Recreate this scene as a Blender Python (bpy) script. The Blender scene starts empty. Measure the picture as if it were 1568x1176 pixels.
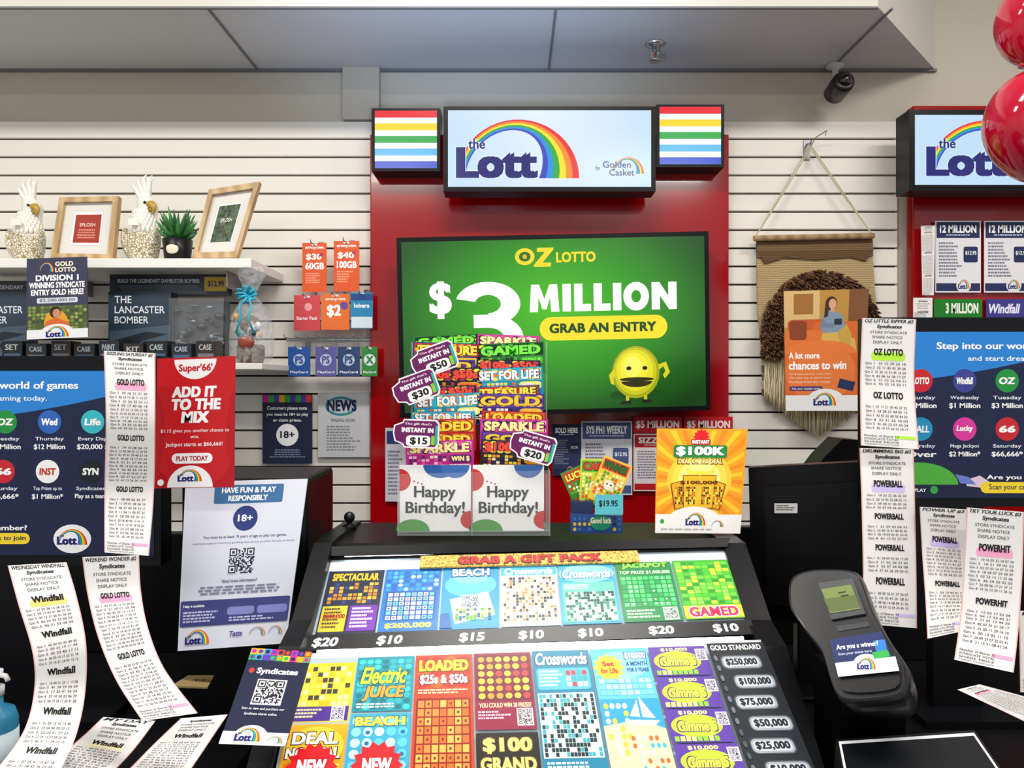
import bpy, math, random
from mathutils import Vector, Matrix
R = random.Random(7)
scene = bpy.context.scene
try:
    scene.view_settings.view_transform = 'Standard'
except Exception: pass

# ---------------------------------------------------------------- survey
CAMD, CAMZ, FP = 2.84, 1.60, 1132.4
def F(px, py, D):
    """survey point seen in photo -> metres, on the plane D metres from the viewer (back wall = 2.84)"""
    return Vector(((px-784)*D/FP, D-CAMD, CAMZ-(py-588)*D/FP))
CAMP = Vector((0, -CAMD, CAMZ))

# ---------------------------------------------------------------- materials
def lin(h):
    h = h.lstrip('#'); o = []
    for i in (0, 2, 4):
        c = int(h[i:i+2], 16)/255
        o.append(c/12.92 if c <= .04045 else ((c+.055)/1.055)**2.4)
    return (*o, 1)
MATS = {}
def newmat(name):
    m = bpy.data.materials.new(name); m.use_nodes = True
    return m, m.node_tree.nodes, m.node_tree.links, m.node_tree.nodes['Principled BSDF']
def bump(n, l, b, scale, strength, dist=.002):
    t = n.new('ShaderNodeTexNoise'); t.inputs['Scale'].default_value = scale; t.inputs['Detail'].default_value = 4
    tc = n.new('ShaderNodeTexCoord'); l.new(tc.outputs['Object'], t.inputs['Vector'])
    bp = n.new('ShaderNodeBump'); bp.inputs['Strength'].default_value = strength; bp.inputs['Distance'].default_value = dist
    l.new(t.outputs['Fac'], bp.inputs['Height']); l.new(bp.outputs['Normal'], b.inputs['Normal'])
    return t
def mat(key):
    if key in MATS: return MATS[key]
    if '|' in key: h, k = key.split('|')
    else: h, k = key, 'p'
    m, n, l, b = newmat('mat_'+k+'_'+h)
    if len(h) == 6:
        c = lin(h); b.inputs['Base Color'].default_value = c
    if k == 'p': b.inputs['Roughness'].default_value = .55; b.inputs['Specular IOR Level'].default_value = .3
    elif k == 'g': b.inputs['Roughness'].default_value = .3
    elif k == 't': b.inputs['Roughness'].default_value = .32; b.inputs['Specular IOR Level'].default_value = .35; b.inputs['Emission Color'].default_value = c; b.inputs['Emission Strength'].default_value = .06
    elif k == 'e':
        b.inputs['Base Color'].default_value = (0.01, .01, .01, 1); b.inputs['Roughness'].default_value = .2
        b.inputs['Emission Color'].default_value = c; b.inputs['Emission Strength'].default_value = 1.05
    elif k == 'L':
        b.inputs['Emission Color'].default_value = c; b.inputs['Emission Strength'].default_value = 16
    elif k == 'm': b.inputs['Metallic'].default_value = 1; b.inputs['Roughness'].default_value = .3
    elif k == 'k':
        b.inputs['Roughness'].default_value = .32; b.inputs['Specular IOR Level'].default_value = .22; bump(n, l, b, 900, .1, .0005)
    elif k == 'gloss':
        b.inputs['Roughness'].default_value = .08; b.inputs['Coat Weight'].default_value = .6
    elif k == 'panel':
        b.inputs['Roughness'].default_value = .14; b.inputs['Coat Weight'].default_value = .2
    elif k == 'paint':
        b.inputs['Roughness'].default_value = .6; bump(n, l, b, 60, .08)
    elif k == 'glass':
        b.inputs['Base Color'].default_value = (1, 1, 1, 1); b.inputs['Alpha'].default_value = .05; b.inputs['Roughness'].default_value = .05
    elif k == 'edge':
        b.inputs['Alpha'].default_value = .3; b.inputs['Roughness'].default_value = .05
    elif k == 'cello':
        b.inputs['Base Color'].default_value = (.9, .95, 1, 1); b.inputs['Alpha'].default_value = .2; b.inputs['Roughness'].default_value = .05
        bump(n, l, b, 45, 1, .02)
    elif k == 'wood':
        t = n.new('ShaderNodeTexWave'); t.inputs['Scale'].default_value = 6; t.inputs['Distortion'].default_value = 6; t.inputs['Detail'].default_value = 3
        tc = n.new('ShaderNodeTexCoord'); l.new(tc.outputs['Object'], t.inputs['Vector'])
        r = n.new('ShaderNodeValToRGB'); r.color_ramp.elements[0].color = lin('ac8a5e'); r.color_ramp.elements[1].color = lin('c9ac80')
        l.new(t.outputs['Fac'], r.inputs['Fac']); l.new(r.outputs['Color'], b.inputs['Base Color'])
    elif k == 'gold':
        t = n.new('ShaderNodeTexVoronoi'); t.feature = 'DISTANCE_TO_EDGE'; t.inputs['Scale'].default_value = 120
        tc = n.new('ShaderNodeTexCoord'); l.new(tc.outputs['Object'], t.inputs['Vector'])
        r = n.new('ShaderNodeValToRGB'); r.color_ramp.elements[0].position = .06; r.color_ramp.elements[1].position = .16
        r.color_ramp.elements[0].color = lin('94824a'); r.color_ramp.elements[1].color = lin('ece8dc')
        l.new(t.outputs['Distance'], r.inputs['Fac']); l.new(r.outputs['Color'], b.inputs['Base Color']); b.inputs['Roughness'].default_value = .35
    elif k == 'weave':
        t = n.new('ShaderNodeTexWave'); t.inputs['Scale'].default_value = 45; t.inputs['Distortion'].default_value = 3; t.bands_direction = 'Z'
        tc = n.new('ShaderNodeTexCoord'); l.new(tc.outputs['Object'], t.inputs['Vector'])
        mx = n.new('ShaderNodeMix'); mx.data_type = 'RGBA'
        ci = [i for i in mx.inputs if i.type == 'RGBA']; co_ = [o for o in mx.outputs if o.type == 'RGBA'][0]
        ci[0].default_value = tuple(x*.78 for x in c[:3])+(1,); ci[1].default_value = c
        l.new(t.outputs['Fac'], mx.inputs[0]); l.new(co_, b.inputs['Base Color']); b.inputs['Roughness'].default_value = .9
        bp = n.new('ShaderNodeBump'); bp.inputs['Strength'].default_value = .5; bp.inputs['Distance'].default_value = .003
        l.new(t.outputs['Fac'], bp.inputs['Height']); l.new(bp.outputs['Normal'], b.inputs['Normal'])
    elif k == 'glit':
        t = n.new('ShaderNodeTexNoise'); t.inputs['Scale'].default_value = 260; t.inputs['Detail'].default_value = 6
        tc = n.new('ShaderNodeTexCoord'); l.new(tc.outputs['Object'], t.inputs['Vector'])
        r = n.new('ShaderNodeValToRGB'); r.color_ramp.elements[0].position = .35; r.color_ramp.elements[1].position = .65
        r.color_ramp.elements[0].color = lin('8a5a16'); r.color_ramp.elements[1].color = lin('ffd35a')
        l.new(t.outputs['Fac'], r.inputs['Fac']); l.new(r.outputs['Color'], b.inputs['Base Color'])
    elif k == 'floor':
        t = n.new('ShaderNodeTexBrick'); t.inputs['Scale'].default_value = 2.2; t.offset = 0
        t.inputs['Color1'].default_value = lin('a8a5a0'); t.inputs['Color2'].default_value = lin('b0ada6'); t.inputs['Mortar'].default_value = lin('65625e')
        t.inputs['Mortar Size'].default_value = .01; t.inputs['Brick Width'].default_value = 1; t.inputs['Row Height'].default_value = 1
        tc = n.new('ShaderNodeTexCoord'); l.new(tc.outputs['Object'], t.inputs['Vector']); l.new(t.outputs['Color'], b.inputs['Base Color'])
    MATS[key] = m
    return m
def gradmat(key, stops, axis, v0, v1, radial=None):
    """screen picture gradient in world metres"""
    m, n, l, b = newmat('mat_'+key)
    tc = n.new('ShaderNodeTexCoord')
    mr = n.new('ShaderNodeMapRange')
    if radial:
        c, sc = radial
        vm = n.new('ShaderNodeVectorMath'); vm.operation = 'SUBTRACT'; vm.inputs[1].default_value = c
        l.new(tc.outputs['Object'], vm.inputs[0])
        v2 = n.new('ShaderNodeVectorMath'); v2.operation = 'MULTIPLY'; v2.inputs[1].default_value = sc
        l.new(vm.outputs[0], v2.inputs[0])
        v3 = n.new('ShaderNodeVectorMath'); v3.operation = 'LENGTH'; l.new(v2.outputs[0], v3.inputs[0])
        l.new(v3.outputs['Value'], mr.inputs['Value'])
    else:
        sx = n.new('ShaderNodeSeparateXYZ'); l.new(tc.outputs['Object'], sx.inputs[0])
        l.new(sx.outputs[axis], mr.inputs['Value'])
    mr.inputs['From Min'].default_value = v0; mr.inputs['From Max'].default_value = v1
    r = n.new('ShaderNodeValToRGB'); e = r.color_ramp.elements
    while len(e) < len(stops): e.new(.5)
    for i, (p, cc) in enumerate(stops): e[i].position = p; e[i].color = lin(cc)
    l.new(mr.outputs['Result'], r.inputs['Fac'])
    b.inputs['Base Color'].default_value = (0.01, .01, .01, 1); b.inputs['Roughness'].default_value = .2
    l.new(r.outputs['Color'], b.inputs['Emission Color']); b.inputs['Emission Strength'].default_value = 1.0
    MATS[key] = m

# ---------------------------------------------------------------- mesh accumulator
class G:
    def __init__(s, name): s.name = name; s.v = []; s.f = []; s.m = []; s.sm = []; s.slots = []
    def slot(s, k):
        if k not in s.slots: s.slots.append(k)
        return s.slots.index(k)
    def face(s, pts, k, sm=False):
        i = len(s.v); s.v += [tuple(p) for p in pts]; s.f.append(tuple(range(i, i+len(pts)))); s.m.append(s.slot(k)); s.sm.append(sm)
    def mesh(s, vs, fs, k, sm=False):
        i = len(s.v); s.v += [tuple(p) for p in vs]; mi = s.slot(k)
        for f in fs: s.f.append(tuple(i+a for a in f)); s.m.append(mi); s.sm.append(sm)
    def box(s, a, b, k):
        x0, y0, z0 = a; x1, y1, z1 = b
        vs = [(x0,y0,z0),(x1,y0,z0),(x1,y1,z0),(x0,y1,z0),(x0,y0,z1),(x1,y0,z1),(x1,y1,z1),(x0,y1,z1)]
        s.mesh(vs, [(0,3,2,1),(4,5,6,7),(0,1,5,4),(1,2,6,5),(2,3,7,6),(3,0,4,7)], k)
    def lathe(s, c, prof, k, seg=20, squash=1, M=None):
        """prof: (dx, r, z) rings"""
        vs = []; fs = []
        for (dx, r, z) in prof:
            for i in range(seg):
                a = 2*math.pi*i/seg
                p = Vector((dx+r*math.cos(a), r*math.sin(a)*squash, z))
                if M: p = M @ p
                vs.append(Vector(c)+p)
        for j in range(len(prof)-1):
            for i in range(seg):
                fs.append((j*seg+i, j*seg+(i+1) % seg, (j+1)*seg+(i+1) % seg, (j+1)*seg+i))
        fs.append(tuple(range(seg))[::-1]); fs.append(tuple((len(prof)-1)*seg+i for i in range(seg)))
        s.mesh(vs, fs, k, True)
    def ball(s, c, r, k, seg=20, rings=12, M=None):
        rx, ry, rz = r if isinstance(r, tuple) else (r, r, r)
        vs = []; fs = []
        for j in range(rings+1):
            t = math.pi*j/rings
            for i in range(seg):
                a = 2*math.pi*i/seg
                p = Vector((rx*math.sin(t)*math.cos(a), ry*math.sin(t)*math.sin(a), rz*math.cos(t)))
                if M: p = M @ p
                vs.append(Vector(c)+p)
        for j in range(rings):
            for i in range(seg):
                fs.append((j*seg+i, (j+1)*seg+i, (j+1)*seg+(i+1) % seg, j*seg+(i+1) % seg))
        s.mesh(vs, fs, k, True)
    def tube(s, pts, r, k, seg=6):
        pts = [Vector(p) for p in pts]; vs = []; fs = []
        rr = r if isinstance(r, (list, tuple)) else [r]*len(pts)
        up = Vector((0.13, 1, .21)).normalized()
        for i, p in enumerate(pts):
            d = (pts[min(i+1, len(pts)-1)]-pts[max(i-1, 0)]).normalized()
            a = d.cross(up)
            if a.length < .05: a = d.cross(Vector((1, 0, 0)))
            a.normalize(); b = d.cross(a)
            for q in range(seg):
                t = 2*math.pi*q/seg; vs.append(p+(a*math.cos(t)+b*math.sin(t))*rr[i])
        for j in range(len(pts)-1):
            for i in range(seg):
                fs.append((j*seg+i, j*seg+(i+1) % seg, (j+1)*seg+(i+1) % seg, (j+1)*seg+i))
        fs.append(tuple(range(seg))); fs.append(tuple((len(pts)-1)*seg+i for i in range(seg)))
        s.mesh(vs, fs, k, True)
    def done(s, bevel=0, parent=None):
        me = bpy.data.meshes.new(s.name); me.from_pydata(s.v, [], s.f)
        for k in s.slots: me.materials.append(mat(k) if k not in MATS else MATS[k])
        me.polygons.foreach_set('material_index', s.m); me.polygons.foreach_set('use_smooth', s.sm)
        me.update()
        o = bpy.data.objects.new(s.name, me); scene.collection.objects.link(o)
        if bevel:
            md = o.modifiers.new('bev', 'BEVEL'); md.width = bevel; md.segments = 2; md.limit_method = 'ANGLE'
        if parent: o.parent = parent
        return o

GL = {}
def glyph(s, bold, shear):
    k = (s, bold, shear)
    if k in GL: return GL[k]
    cu = bpy.data.curves.new('t', 'FONT'); cu.body = s; cu.offset = min(bold, .012); cu.shear = shear; cu.resolution_u = 3
    if bold > .03: cu.space_character = 1.0+bold
    ob = bpy.data.objects.new('t', cu)
    me = bpy.data.meshes.new_from_object(ob)
    if me is None or len(me.polygons) == 0:
        scene.collection.objects.link(ob); dg = bpy.context.evaluated_depsgraph_get(); dg.update()
        me = bpy.data.meshes.new_from_object(ob.evaluated_get(dg))
    vs = [(v.co.x, v.co.y) for v in me.vertices]; fs = [tuple(p.vertices) for p in me.polygons]
    bpy.data.meshes.remove(me); bpy.data.objects.remove(ob); bpy.data.curves.remove(cu)
    if not vs: vs = [(0, 0), (1, 0), (1, 1)]; fs = [(0, 1, 2)]
    n0 = len(vs)
    if bold >= .02:      # heavy weights: overlay shifted copies of the outline, each a hair above the last
        e = bold*.75; v0 = vs[:]; f0 = fs[:]
        sh = [(-e, -e*.6), (e, -e*.6), (-e, e*.6), (e, e*.6)] if bold >= .03 else [(-e, 0), (e, 0)]
        for q, (dx, dy) in enumerate(sh):
            vs += [(x+dx, y+dy) for x, y in v0]; fs += [tuple(i+n0*(q+1) for i in f) for f in f0]
    xs = [v[0] for v in vs]; ys = [v[1] for v in vs]
    GL[k] = (vs, fs, min(xs), min(ys), max(xs)-min(xs) or 1, max(ys)-min(ys) or 1, n0)
    return GL[k]

# ---------------------------------------------------------------- flat artwork on a real sheet
class B:
    def __init__(s, g, mp, kind='p', curved=0, eps=.00006):
        s.g = g; s.mp = mp; s.k = kind; s.l = 1; s.curved = curved; s.eps = eps
    def c(s, col): return col if ('|' in col or col in MATS) else (col+'|'+s.k if s.k != 'p' else col)
    def P(s, x, y, off=None):
        p = s.mp(x, y); h = 1.0
        n = (s.mp(x+h, y)-p).cross(s.mp(x, y+h)-p)
        if n.length < 1e-14: n = Vector((0, -1, 0))
        n.normalize()
        if n.dot(CAMP-p) < 0: n = -n
        return p+n*(s.l*s.eps if off is None else off)
    def poly(s, pts, col, inc=True):
        s.g.face([s.P(*p) for p in pts], s.c(col))
        if inc: s.l += 1
    def rect(s, x0, y0, x1, y1, col, inc=True):
        if s.curved:
            n = max(1, int(abs(y1-y0)/s.curved))
            for i in range(n):
                a = y0+(y1-y0)*i/n; b = y0+(y1-y0)*(i+1)/n
                s.g.face([s.P(x0, a), s.P(x1, a), s.P(x1, b), s.P(x0, b)], s.c(col))
        else: s.g.face([s.P(x0, y0), s.P(x1, y0), s.P(x1, y1), s.P(x0, y1)], s.c(col))
        if inc: s.l += 1
    def rr(s, x0, y0, x1, y1, r, col, inc=True):
        r = min(r, abs(x1-x0)/2, abs(y1-y0)/2); pts = []
        for cx, cy, a0 in ((x1-r, y0+r, -90), (x1-r, y1-r, 0), (x0+r, y1-r, 90), (x0+r, y0+r, 180)):
            for i in range(6):
                a = math.radians(a0+90*i/5); pts.append((cx+r*math.cos(a), cy+r*math.sin(a)))
        s.poly(pts, col, inc)
    def circ(s, cx, cy, r, col, ry=None, n=24, inc=True, a0=0, a1=360):
        ry = r if ry is None else ry; full = a1-a0 >= 360
        m = n if full else n+1
        s.poly([(cx+r*math.cos(math.radians(a0+(a1-a0)*i/n)), cy+ry*math.sin(math.radians(a0+(a1-a0)*i/n))) for i in range(m)], col, inc)
    def band(s, cx, cy, rx, ry, tx, ty, a0, a1, col, n=24):
        for i in range(n):
            q = []
            for ii, k in ((i, 0), (i+1, 0), (i+1, 1), (i, 1)):
                a = math.radians(a0+(a1-a0)*ii/n); q.append((cx+(rx-tx*k)*math.cos(a), cy+(ry-ty*k)*math.sin(a)))
            s.g.face([s.P(*p) for p in q], s.c(col))
    def star(s, cx, cy, r0, r1, n, col):
        s.poly([(cx+(r0 if i % 2 else r1)*math.cos(math.pi*i/n), cy+(r0 if i % 2 else r1)*math.sin(math.pi*i/n)) for i in range(2*n)], col)
    def T(s, t, x0, y0, x1, y1, col='1b2440', b=.0, sh=0, rot=0, inc=False):
        vs, fs, mx, my, w, h, n0 = glyph(t, b, sh)
        cx, cy = (x0+x1)/2, (y0+y1)/2; ca, sa = math.cos(math.radians(rot)), math.sin(math.radians(rot))
        out = []; l0 = s.l
        for i, (vx, vy) in enumerate(vs):
            s.l = l0+.5+.4*(i//n0)
            x = x0+(vx-mx)/w*(x1-x0)-cx; y = y1-(vy-my)/h*(y1-y0)-cy
            out.append(s.P(cx+x*ca-y*sa, cy+x*sa+y*ca))
        s.g.mesh(out, fs, s.c(col)); s.l = l0
        if inc: s.l += 2.2
    def greek(s, x0, y0, x1, y1, n, col, fill=.55, ctr=False):
        dy = (y1-y0)/n
        for i in range(n):
            L = (x1-x0)*R.uniform(.6, 1); xa = x0+((x1-x0)-L)/2 if ctr else x0; x = xa
            while x < xa+L:
                w = R.uniform(.04, .12)*(x1-x0); w = min(w, xa+L-x)
                s.rect(x, y0+dy*i, x+w, y0+dy*(i+fill), col, False); x += w+.02*(x1-x0)
        s.l += 1
    def grid(s, x0, y0, x1, y1, nx, ny, cols, fill=.8, rnd=True, circ=False):
        dx = (x1-x0)/nx; dy = (y1-y0)/ny
        for j in range(ny):
            for i in range(nx):
                c = R.choice(cols) if rnd else cols[(i+j) % len(cols)]
                if c is None: continue
                if circ: s.circ(x0+dx*(i+.5), y0+dy*(j+.5), dx*fill/2, c, dy*fill/2, 10, False)
                else: s.rect(x0+dx*(i+(1-fill)/2), y0+dy*(j+(1-fill)/2), x0+dx*(i+(1+fill)/2), y0+dy*(j+(1+fill)/2), c, False)
        s.l += 1
    def qr(s, x0, y0, x1, y1, col='111111', bg=None):
        if bg: s.rect(x0-2, y0-2, x1+2, y1+2, bg)
        s.grid(x0, y0, x1, y1, 19, 19, [col, None], 1.0)
        w = (x1-x0)/19*6; h = (y1-y0)/19*6
        for a, b in ((x0, y0), (x1-w, y0), (x0, y1-h)):
            s.rect(a-.3, b-.3, a+w+.3, b+h+.3, bg or 'd8dae4')
            s.rect(a, b, a+w*.95, b+h*.95, col); s.rect(a+w*.15, b+h*.15, a+w*.8, b+h*.8, bg or 'd8dae4'); s.rect(a+w*.32, b+h*.32, a+w*.65, b+h*.65, col)
    def rainbow(s, x0, y0, x1, y1, tl=.07, tr=.33, a0=172, cols=('e5202b', 'f58a1f', 'fce01c', '27a83c', '1f8fe0', '3b46b8')):
        w = x1-x0; h = y1-y0; cx = (x0+x1)/2; n = 22
        for k, c in enumerate(cols):
            for i in range(n):
                q = []
                for ii, kk in ((i, k), (i+1, k), (i+1, k+1), (i, k+1)):
                    t = ii/n; a = math.radians(a0*(1-t)); th = (tl+(tr-tl)*t**1.4)*kk/len(cols)
                    q.append((cx+(.5-th)*w*math.cos(a), y1-(1-th*1.15)*h*math.sin(a)))
                s.g.face([s.P(*p) for p in q], s.c(c))
        s.l += 1
    def lott(s, x0, y0, x1, y1, col='1c1a6e', bg=None):
        s.rainbow(x0, y0, x1, y1); w = x1-x0; h = y1-y0
        if bg:
            for dx, dy in ((-2, 0), (2, 0), (0, -2), (1.5, -1.5), (-1.5, -1.5)): s.T('Lott', x0-.01*w+dx, y0+.47*h+dy, x0+.66*w+dx, y1+dy, bg, .05)
            for dx in (-2, 2): s.T('the', x0+.09*w+dx, y0+.33*h, x0+.23*w+dx, y0+.5*h, bg, .04)
            s.l += 3
        s.T('the', x0+.09*w, y0+.33*h, x0+.23*w, y0+.5*h, col, .02)
        s.T('Lott', x0-.01*w, y0+.47*h, x0+.66*w, y1, col, .06)
    def slab(s, pts, l0, l1, col):
        a = [s.P(x, y, l0) for x, y in pts]; b = [s.P(x, y, l1) for x, y in pts]; n = len(pts); k = s.c(col)
        s.g.face(b, k); s.g.face(a[::-1], k)
        for i in range(n): s.g.face([a[i], a[(i+1) % n], b[(i+1) % n], b[i]], k)

def flat(D): return lambda x, y: F(x, y, D)
def hit(a, n, q):
    d = q-CAMP; return CAMP+d*(n.dot(a-CAMP)/n.dot(d))
def plane(p0, p1, p2):
    a, b, c = [F(*p) for p in (p0, p1, p2)]; n = (b-a).cross(c-a)
    return lambda x, y: hit(a, n, F(x, y, 1.0))
def quad(box, c):
    """flat four-cornered sheet (TL,TR,BR,BL), kept planar"""
    x0, y0, x1, y1 = box; c = list(c)
    n = (c[1]-c[0]).cross(c[3]-c[0]); c[2] = hit(c[0], n, c[2])
    def f(x, y):
        u = (x-x0)/(x1-x0); v = (y-y0)/(y1-y0)
        return c[0].lerp(c[1], u).lerp(c[3].lerp(c[2], u), v)
    return f
def sheet(name, box, D, col, kind='p', corners=None, t=.003):
    g = G(name)
    if corners:
        cs = [F(c[0], c[1], c[2] if len(c) > 2 else D) for c in corners]
        mp = quad(box, cs)
    else: mp = flat(D)
    b = B(g, mp, kind); x0, y0, x1, y1 = box
    b.slab([(x0, y0), (x1, y0), (x1, y1), (x0, y1)], -t, 0, col)
    return g, b

# ================================================================ ROOM
WZ = lambda py: F(0, py, 2.84).z
WX = lambda px: F(px, 0, 2.84).x
g = G('wall_back'); g.box((-4, 0, 0), (4, .12, 3.6), 'c2bbab|paint'); g.done()
g = G('trim_2'); g.box((WX(527), -.035, WZ(187)), (WX(583), 0, WZ(107)), 'b9b2a3|paint'); g.done(.003)
g = G('floor'); g.box((-4, -6, -.05), (4, .12, 0), 'x|floor'); g.done()
g = G('wall_left'); g.box((-4.12, -3.4, 0), (-4, 0.12, 3.6), 'd5d2ca|paint'); g.done()
g = G('wall_right'); g.box((4, -3.4, 0), (4.12, 0.12, 3.6), 'd5d2ca|paint'); g.done()
g = G('ceiling'); g.box((-4.12, -5, 3.5), (4.12, .12, 3.6), 'd2d2d4|paint'); g.done()
zs = WZ(107)
g = G('ceiling_bulkhead')
pl = [(-4, 0), (WX(1432), 0), (1.17, -.475), (-4, -.475)]
n = 4
a = [(x, y, zs) for x, y in pl]; b_ = [(x, y, 3.5) for x, y in pl]
g.face(a, 'c4c6cc|paint')
for i in range(n): g.face([a[i], a[(i+1) % n], b_[(i+1) % n], b_[i]], 'd2cfc6|paint')
g.done()
g = G('trim_1')
for px in (395, 840, 1270):
    x = WX(px); g.box((x-.004, -.47, zs-.005), (x+.004, -.0, zs), '77787c')
g.box((-4, -.478, zs-.006), (1.17, -.468, zs), '6c6d70'); g.box((-4, -.012, zs-.01), (WX(1432), 0, zs), '6f7073')
g.done()
g = G('slatwall_panel')
z = WZ(189); H = .0695
x0, x1 = -3.9, WX(1370)
g.box((x0, -.003, .2), (x1, 0, z), '2c2b29')
while z > .3:
    g.box((x0, -.02, z-H+.0075), (x1, -.003, z), 'e8e4db|paint'); z -= H
g.done(.0015)

# ================================================================ LOTTERY SIGN WALL
g = G('red_sign_panel')
g.box((WX(572), -.07, WZ(830)), (WX(1108), -.021, WZ(215)), '9c0208|panel'); g.done(.004)
def lightbox(name, x0, y0, x1, y1, D, bg, bz=6, dep=.09):
    g = G(name); p = F(x0, y1, D); q = F(x1, y0, D)
    g.box((p.x, D-CAMD, p.z), (q.x, min(D-CAMD+dep, -.07), q.z), '0c0c0e|k')
    b = B(g, flat(D), 'e'); b.rect(x0+bz, y0+bz-1, x1-bz, y1-bz, bg); return g, b
def stripes(x0, y0, x1, y1):
    g, b = lightbox('striped_light_box', x0, y0, x1, y1, 2.68, 'eef5ff', 5)
    ys = [y0+4+(y1-y0-9)*i/9 for i in range(10)]
    for i, c in enumerate(['e8182a', None, 'f7d51e', None, '22a845', None, '5ab8f5', None, '2448c8']):
        if c: b.rect(x0+5, ys[i]-.5, x1-5, ys[i+1]+.5, c, False)
    g.done()
stripes(569, 166, 674, 262); stripes(1005, 160, 1109, 256)
gradmat('signbg', [(0, 'bcdcf8'), (.5, 'e0eefc'), (1, 'c3dff6')], 0, -.3, .5)
g, b = lightbox('lottery_header_sign', 679, 163, 1004, 293, 2.62, 'signbg', 7)
b.lott(700, 183, 887, 273, bg='dcebfa')
b.T('by', 912, 254, 919, 262, '1c1a6e', .01); b.T('Golden', 923, 247, 966, 257, '1c1a6e', .01); b.T('Casket', 933, 259, 971, 269, '1c1a6e', .01)
b.rainbow(938, 241, 986, 266, .05, .25); g.done()
g, b = lightbox('lottery_header_sign', 1392, 168, 1720, 292, 2.62, 'signbg', 9)
b.lott(1420, 184, 1608, 270, bg='c8e2f8'); g.done()
g = G('red_sign_panel'); g.box((WX(1383), -.07, WZ(830)), (WX(1760), -.021, WZ(172)), '9c0208|panel'); g.done(.004)

# ---- TV
gradmat('tvgreen', [(0, '4cc20c'), (.4, '2f9e0a'), (.8, '0f5e06'), (1, '083c04')], 0, 0, 1.0, radial=(F(850, 470, 2.6), Vector((1.4, 0, 2.3))))
g = G('television')
cs = [F(607, 364, 2.62), F(1085, 354, 2.66), F(1088, 628, 2.66), F(613, 640, 2.62)]
b = B(g, quad((607, 358, 1087, 632), cs), 'e')
b.slab([(607, 358), (1087, 358), (1087, 632), (607, 632)], -.05, 0, '08080a|k')
b.rect(614, 365, 1080, 625, 'tvgreen')
b.circ(802, 391, 15, 'ffd91e', 13); b.circ(802, 391, 9, '1c6a10', 7.5); b.circ(802, 391, 3.5, 'e8b81a')
b.T('Z', 815, 378, 847, 407, 'ffd91e', .06, .2); b.T('LOTTO', 850, 385, 911, 401, 'ffd91e', .04)
W_ = 'ffffff'
b.T('$', 655, 426, 689, 483, W_, .04)
b.band(744, 462, 50, 34, 30, 20, -165, 88, W_); b.rect(722, 478, 752, 498, W_, False); b.band(744, 514, 54, 36, 30, 20, -88, 165, W_)
y0, y1 = 434, 476
b.poly([(808, y1), (811, y0), (823, y0), (831, y0+22), (839, y0), (851, y0), (854, y1), (841, y1), (840, y0+20), (834, y1-4), (828, y1-4), (822, y0+20), (821, y1)], W_, False)
b.rect(859, y0, 872, y1, W_, False)
for x in (877, 907): b.poly([(x, y0), (x+13, y0), (x+13, y1-11), (x+26, y1-11), (x+26, y1), (x, y1)], W_, False)
b.rect(937, y0, 950, y1, W_, False)
b.band(973, 455, 20, 22, 12.5, 12.5, 0, 360, W_, 28)
b.poly([(997, y1), (997, y0), (1009, y0), (1023, y0+21), (1023, y0), (1036, y0), (1036, y1), (1024, y1), (1010, y0+21), (1010, y1)], W_, False)
b.l += 1
b.rr(823, 484, 1021, 520, 18, 'ffe01e'); b.T('GRAB AN ENTRY', 838, 494, 1004, 509, '0d4a0c', .05)
b.circ(975, 605, 45, '0a4a06', 9)
for i, (r, c) in enumerate([(1, 'a3a70c'), (.9, 'c9c714'), (.78, 'e6dd22'), (.6, 'f6ea35'), (.4, 'fdf560')]):
    b.circ(971-8*(1-r), 571-14*(1-r), 37*r, c, 40*r)
b.circ(972, 585, 24, '2d2a06', 9, a0=0, a1=180); b.circ(960, 565, 4, '1a1a06', 3); b.circ(985, 565, 4, '1a1a06', 3)
b.circ(972, 582, 27, '2d2a06', 3.2)
for pts in ([(936, 566), (929, 575), (932, 588), (937, 590), (936, 580), (940, 574)], [(1006, 560), (1018, 556), (1024, 572), (1016, 582), (1013, 576), (1017, 570), (1014, 563), (1007, 568)]): b.poly(pts, 'd8d01c')
b.rect(955, 607, 960, 616, 'c9c014'); b.rect(983, 606, 988, 614, 'c9c014'); b.poly([(948, 615), (962, 614), (964, 619), (946, 620)], '1a1a10'); b.poly([(980, 613), (994, 613), (996, 618), (980, 618)], '1a1a10')
g.done()

# ---- posters under TV / on red panels
def smallposter(x0, y0, x1, y1, D, bg='e7e6ea', hd='23305c', txt='12 MILLION', name='syndicate_poster'):
    g, b = sheet(name, (x0, y0, x1, y1), D, bg, 'p', t=.002); w = x1-x0; h = y1-y0
    b.rect(x0+2, y0+2, x1-2, y0+.24*h, hd); b.T(txt, x0+.1*w, y0+.06*h, x0+.9*w, y0+.17*h, 'ffffff', .04); b.greek(x0+.15*w, y0+.19*h, x0+.85*w, y0+.22*h, 1, 'c8ccda', ctr=True)
    b.greek(x0+.08*w, y0+.3*h, x0+.58*w, y0+.8*h, 11, '777b8c'); b.rr(x0+.62*w, y0+.36*h, x0+.93*w, y0+.58*h, 3, hd)
    b.T('$12.95', x0+.66*w, y0+.42*h, x0+.9*w, y0+.48*h, 'ffffff', .02); b.rect(x0+.02*w, y0+.87*h, x0+.98*w, y0+.98*h, hd); b.circ(x0+.62*w, y0+.9*h, .16*w, bg, .1*h); b.lott(x0+.5*w, y0+.82*h, x0+.75*w, y0+.95*h)
    g.done()
smallposter(1432, 338, 1502, 448, 2.755); smallposter(1507, 338, 1580, 448, 2.755)
smallposter(846, 650, 889, 728, 2.755, bg='2a3358', hd='1c254a', txt='SOLD HERE')
smallposter(890, 645, 968, 758, 2.755, bg='dedfe6', hd='4a5a8a', txt='SYS PH1 WEEKLY')
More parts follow.
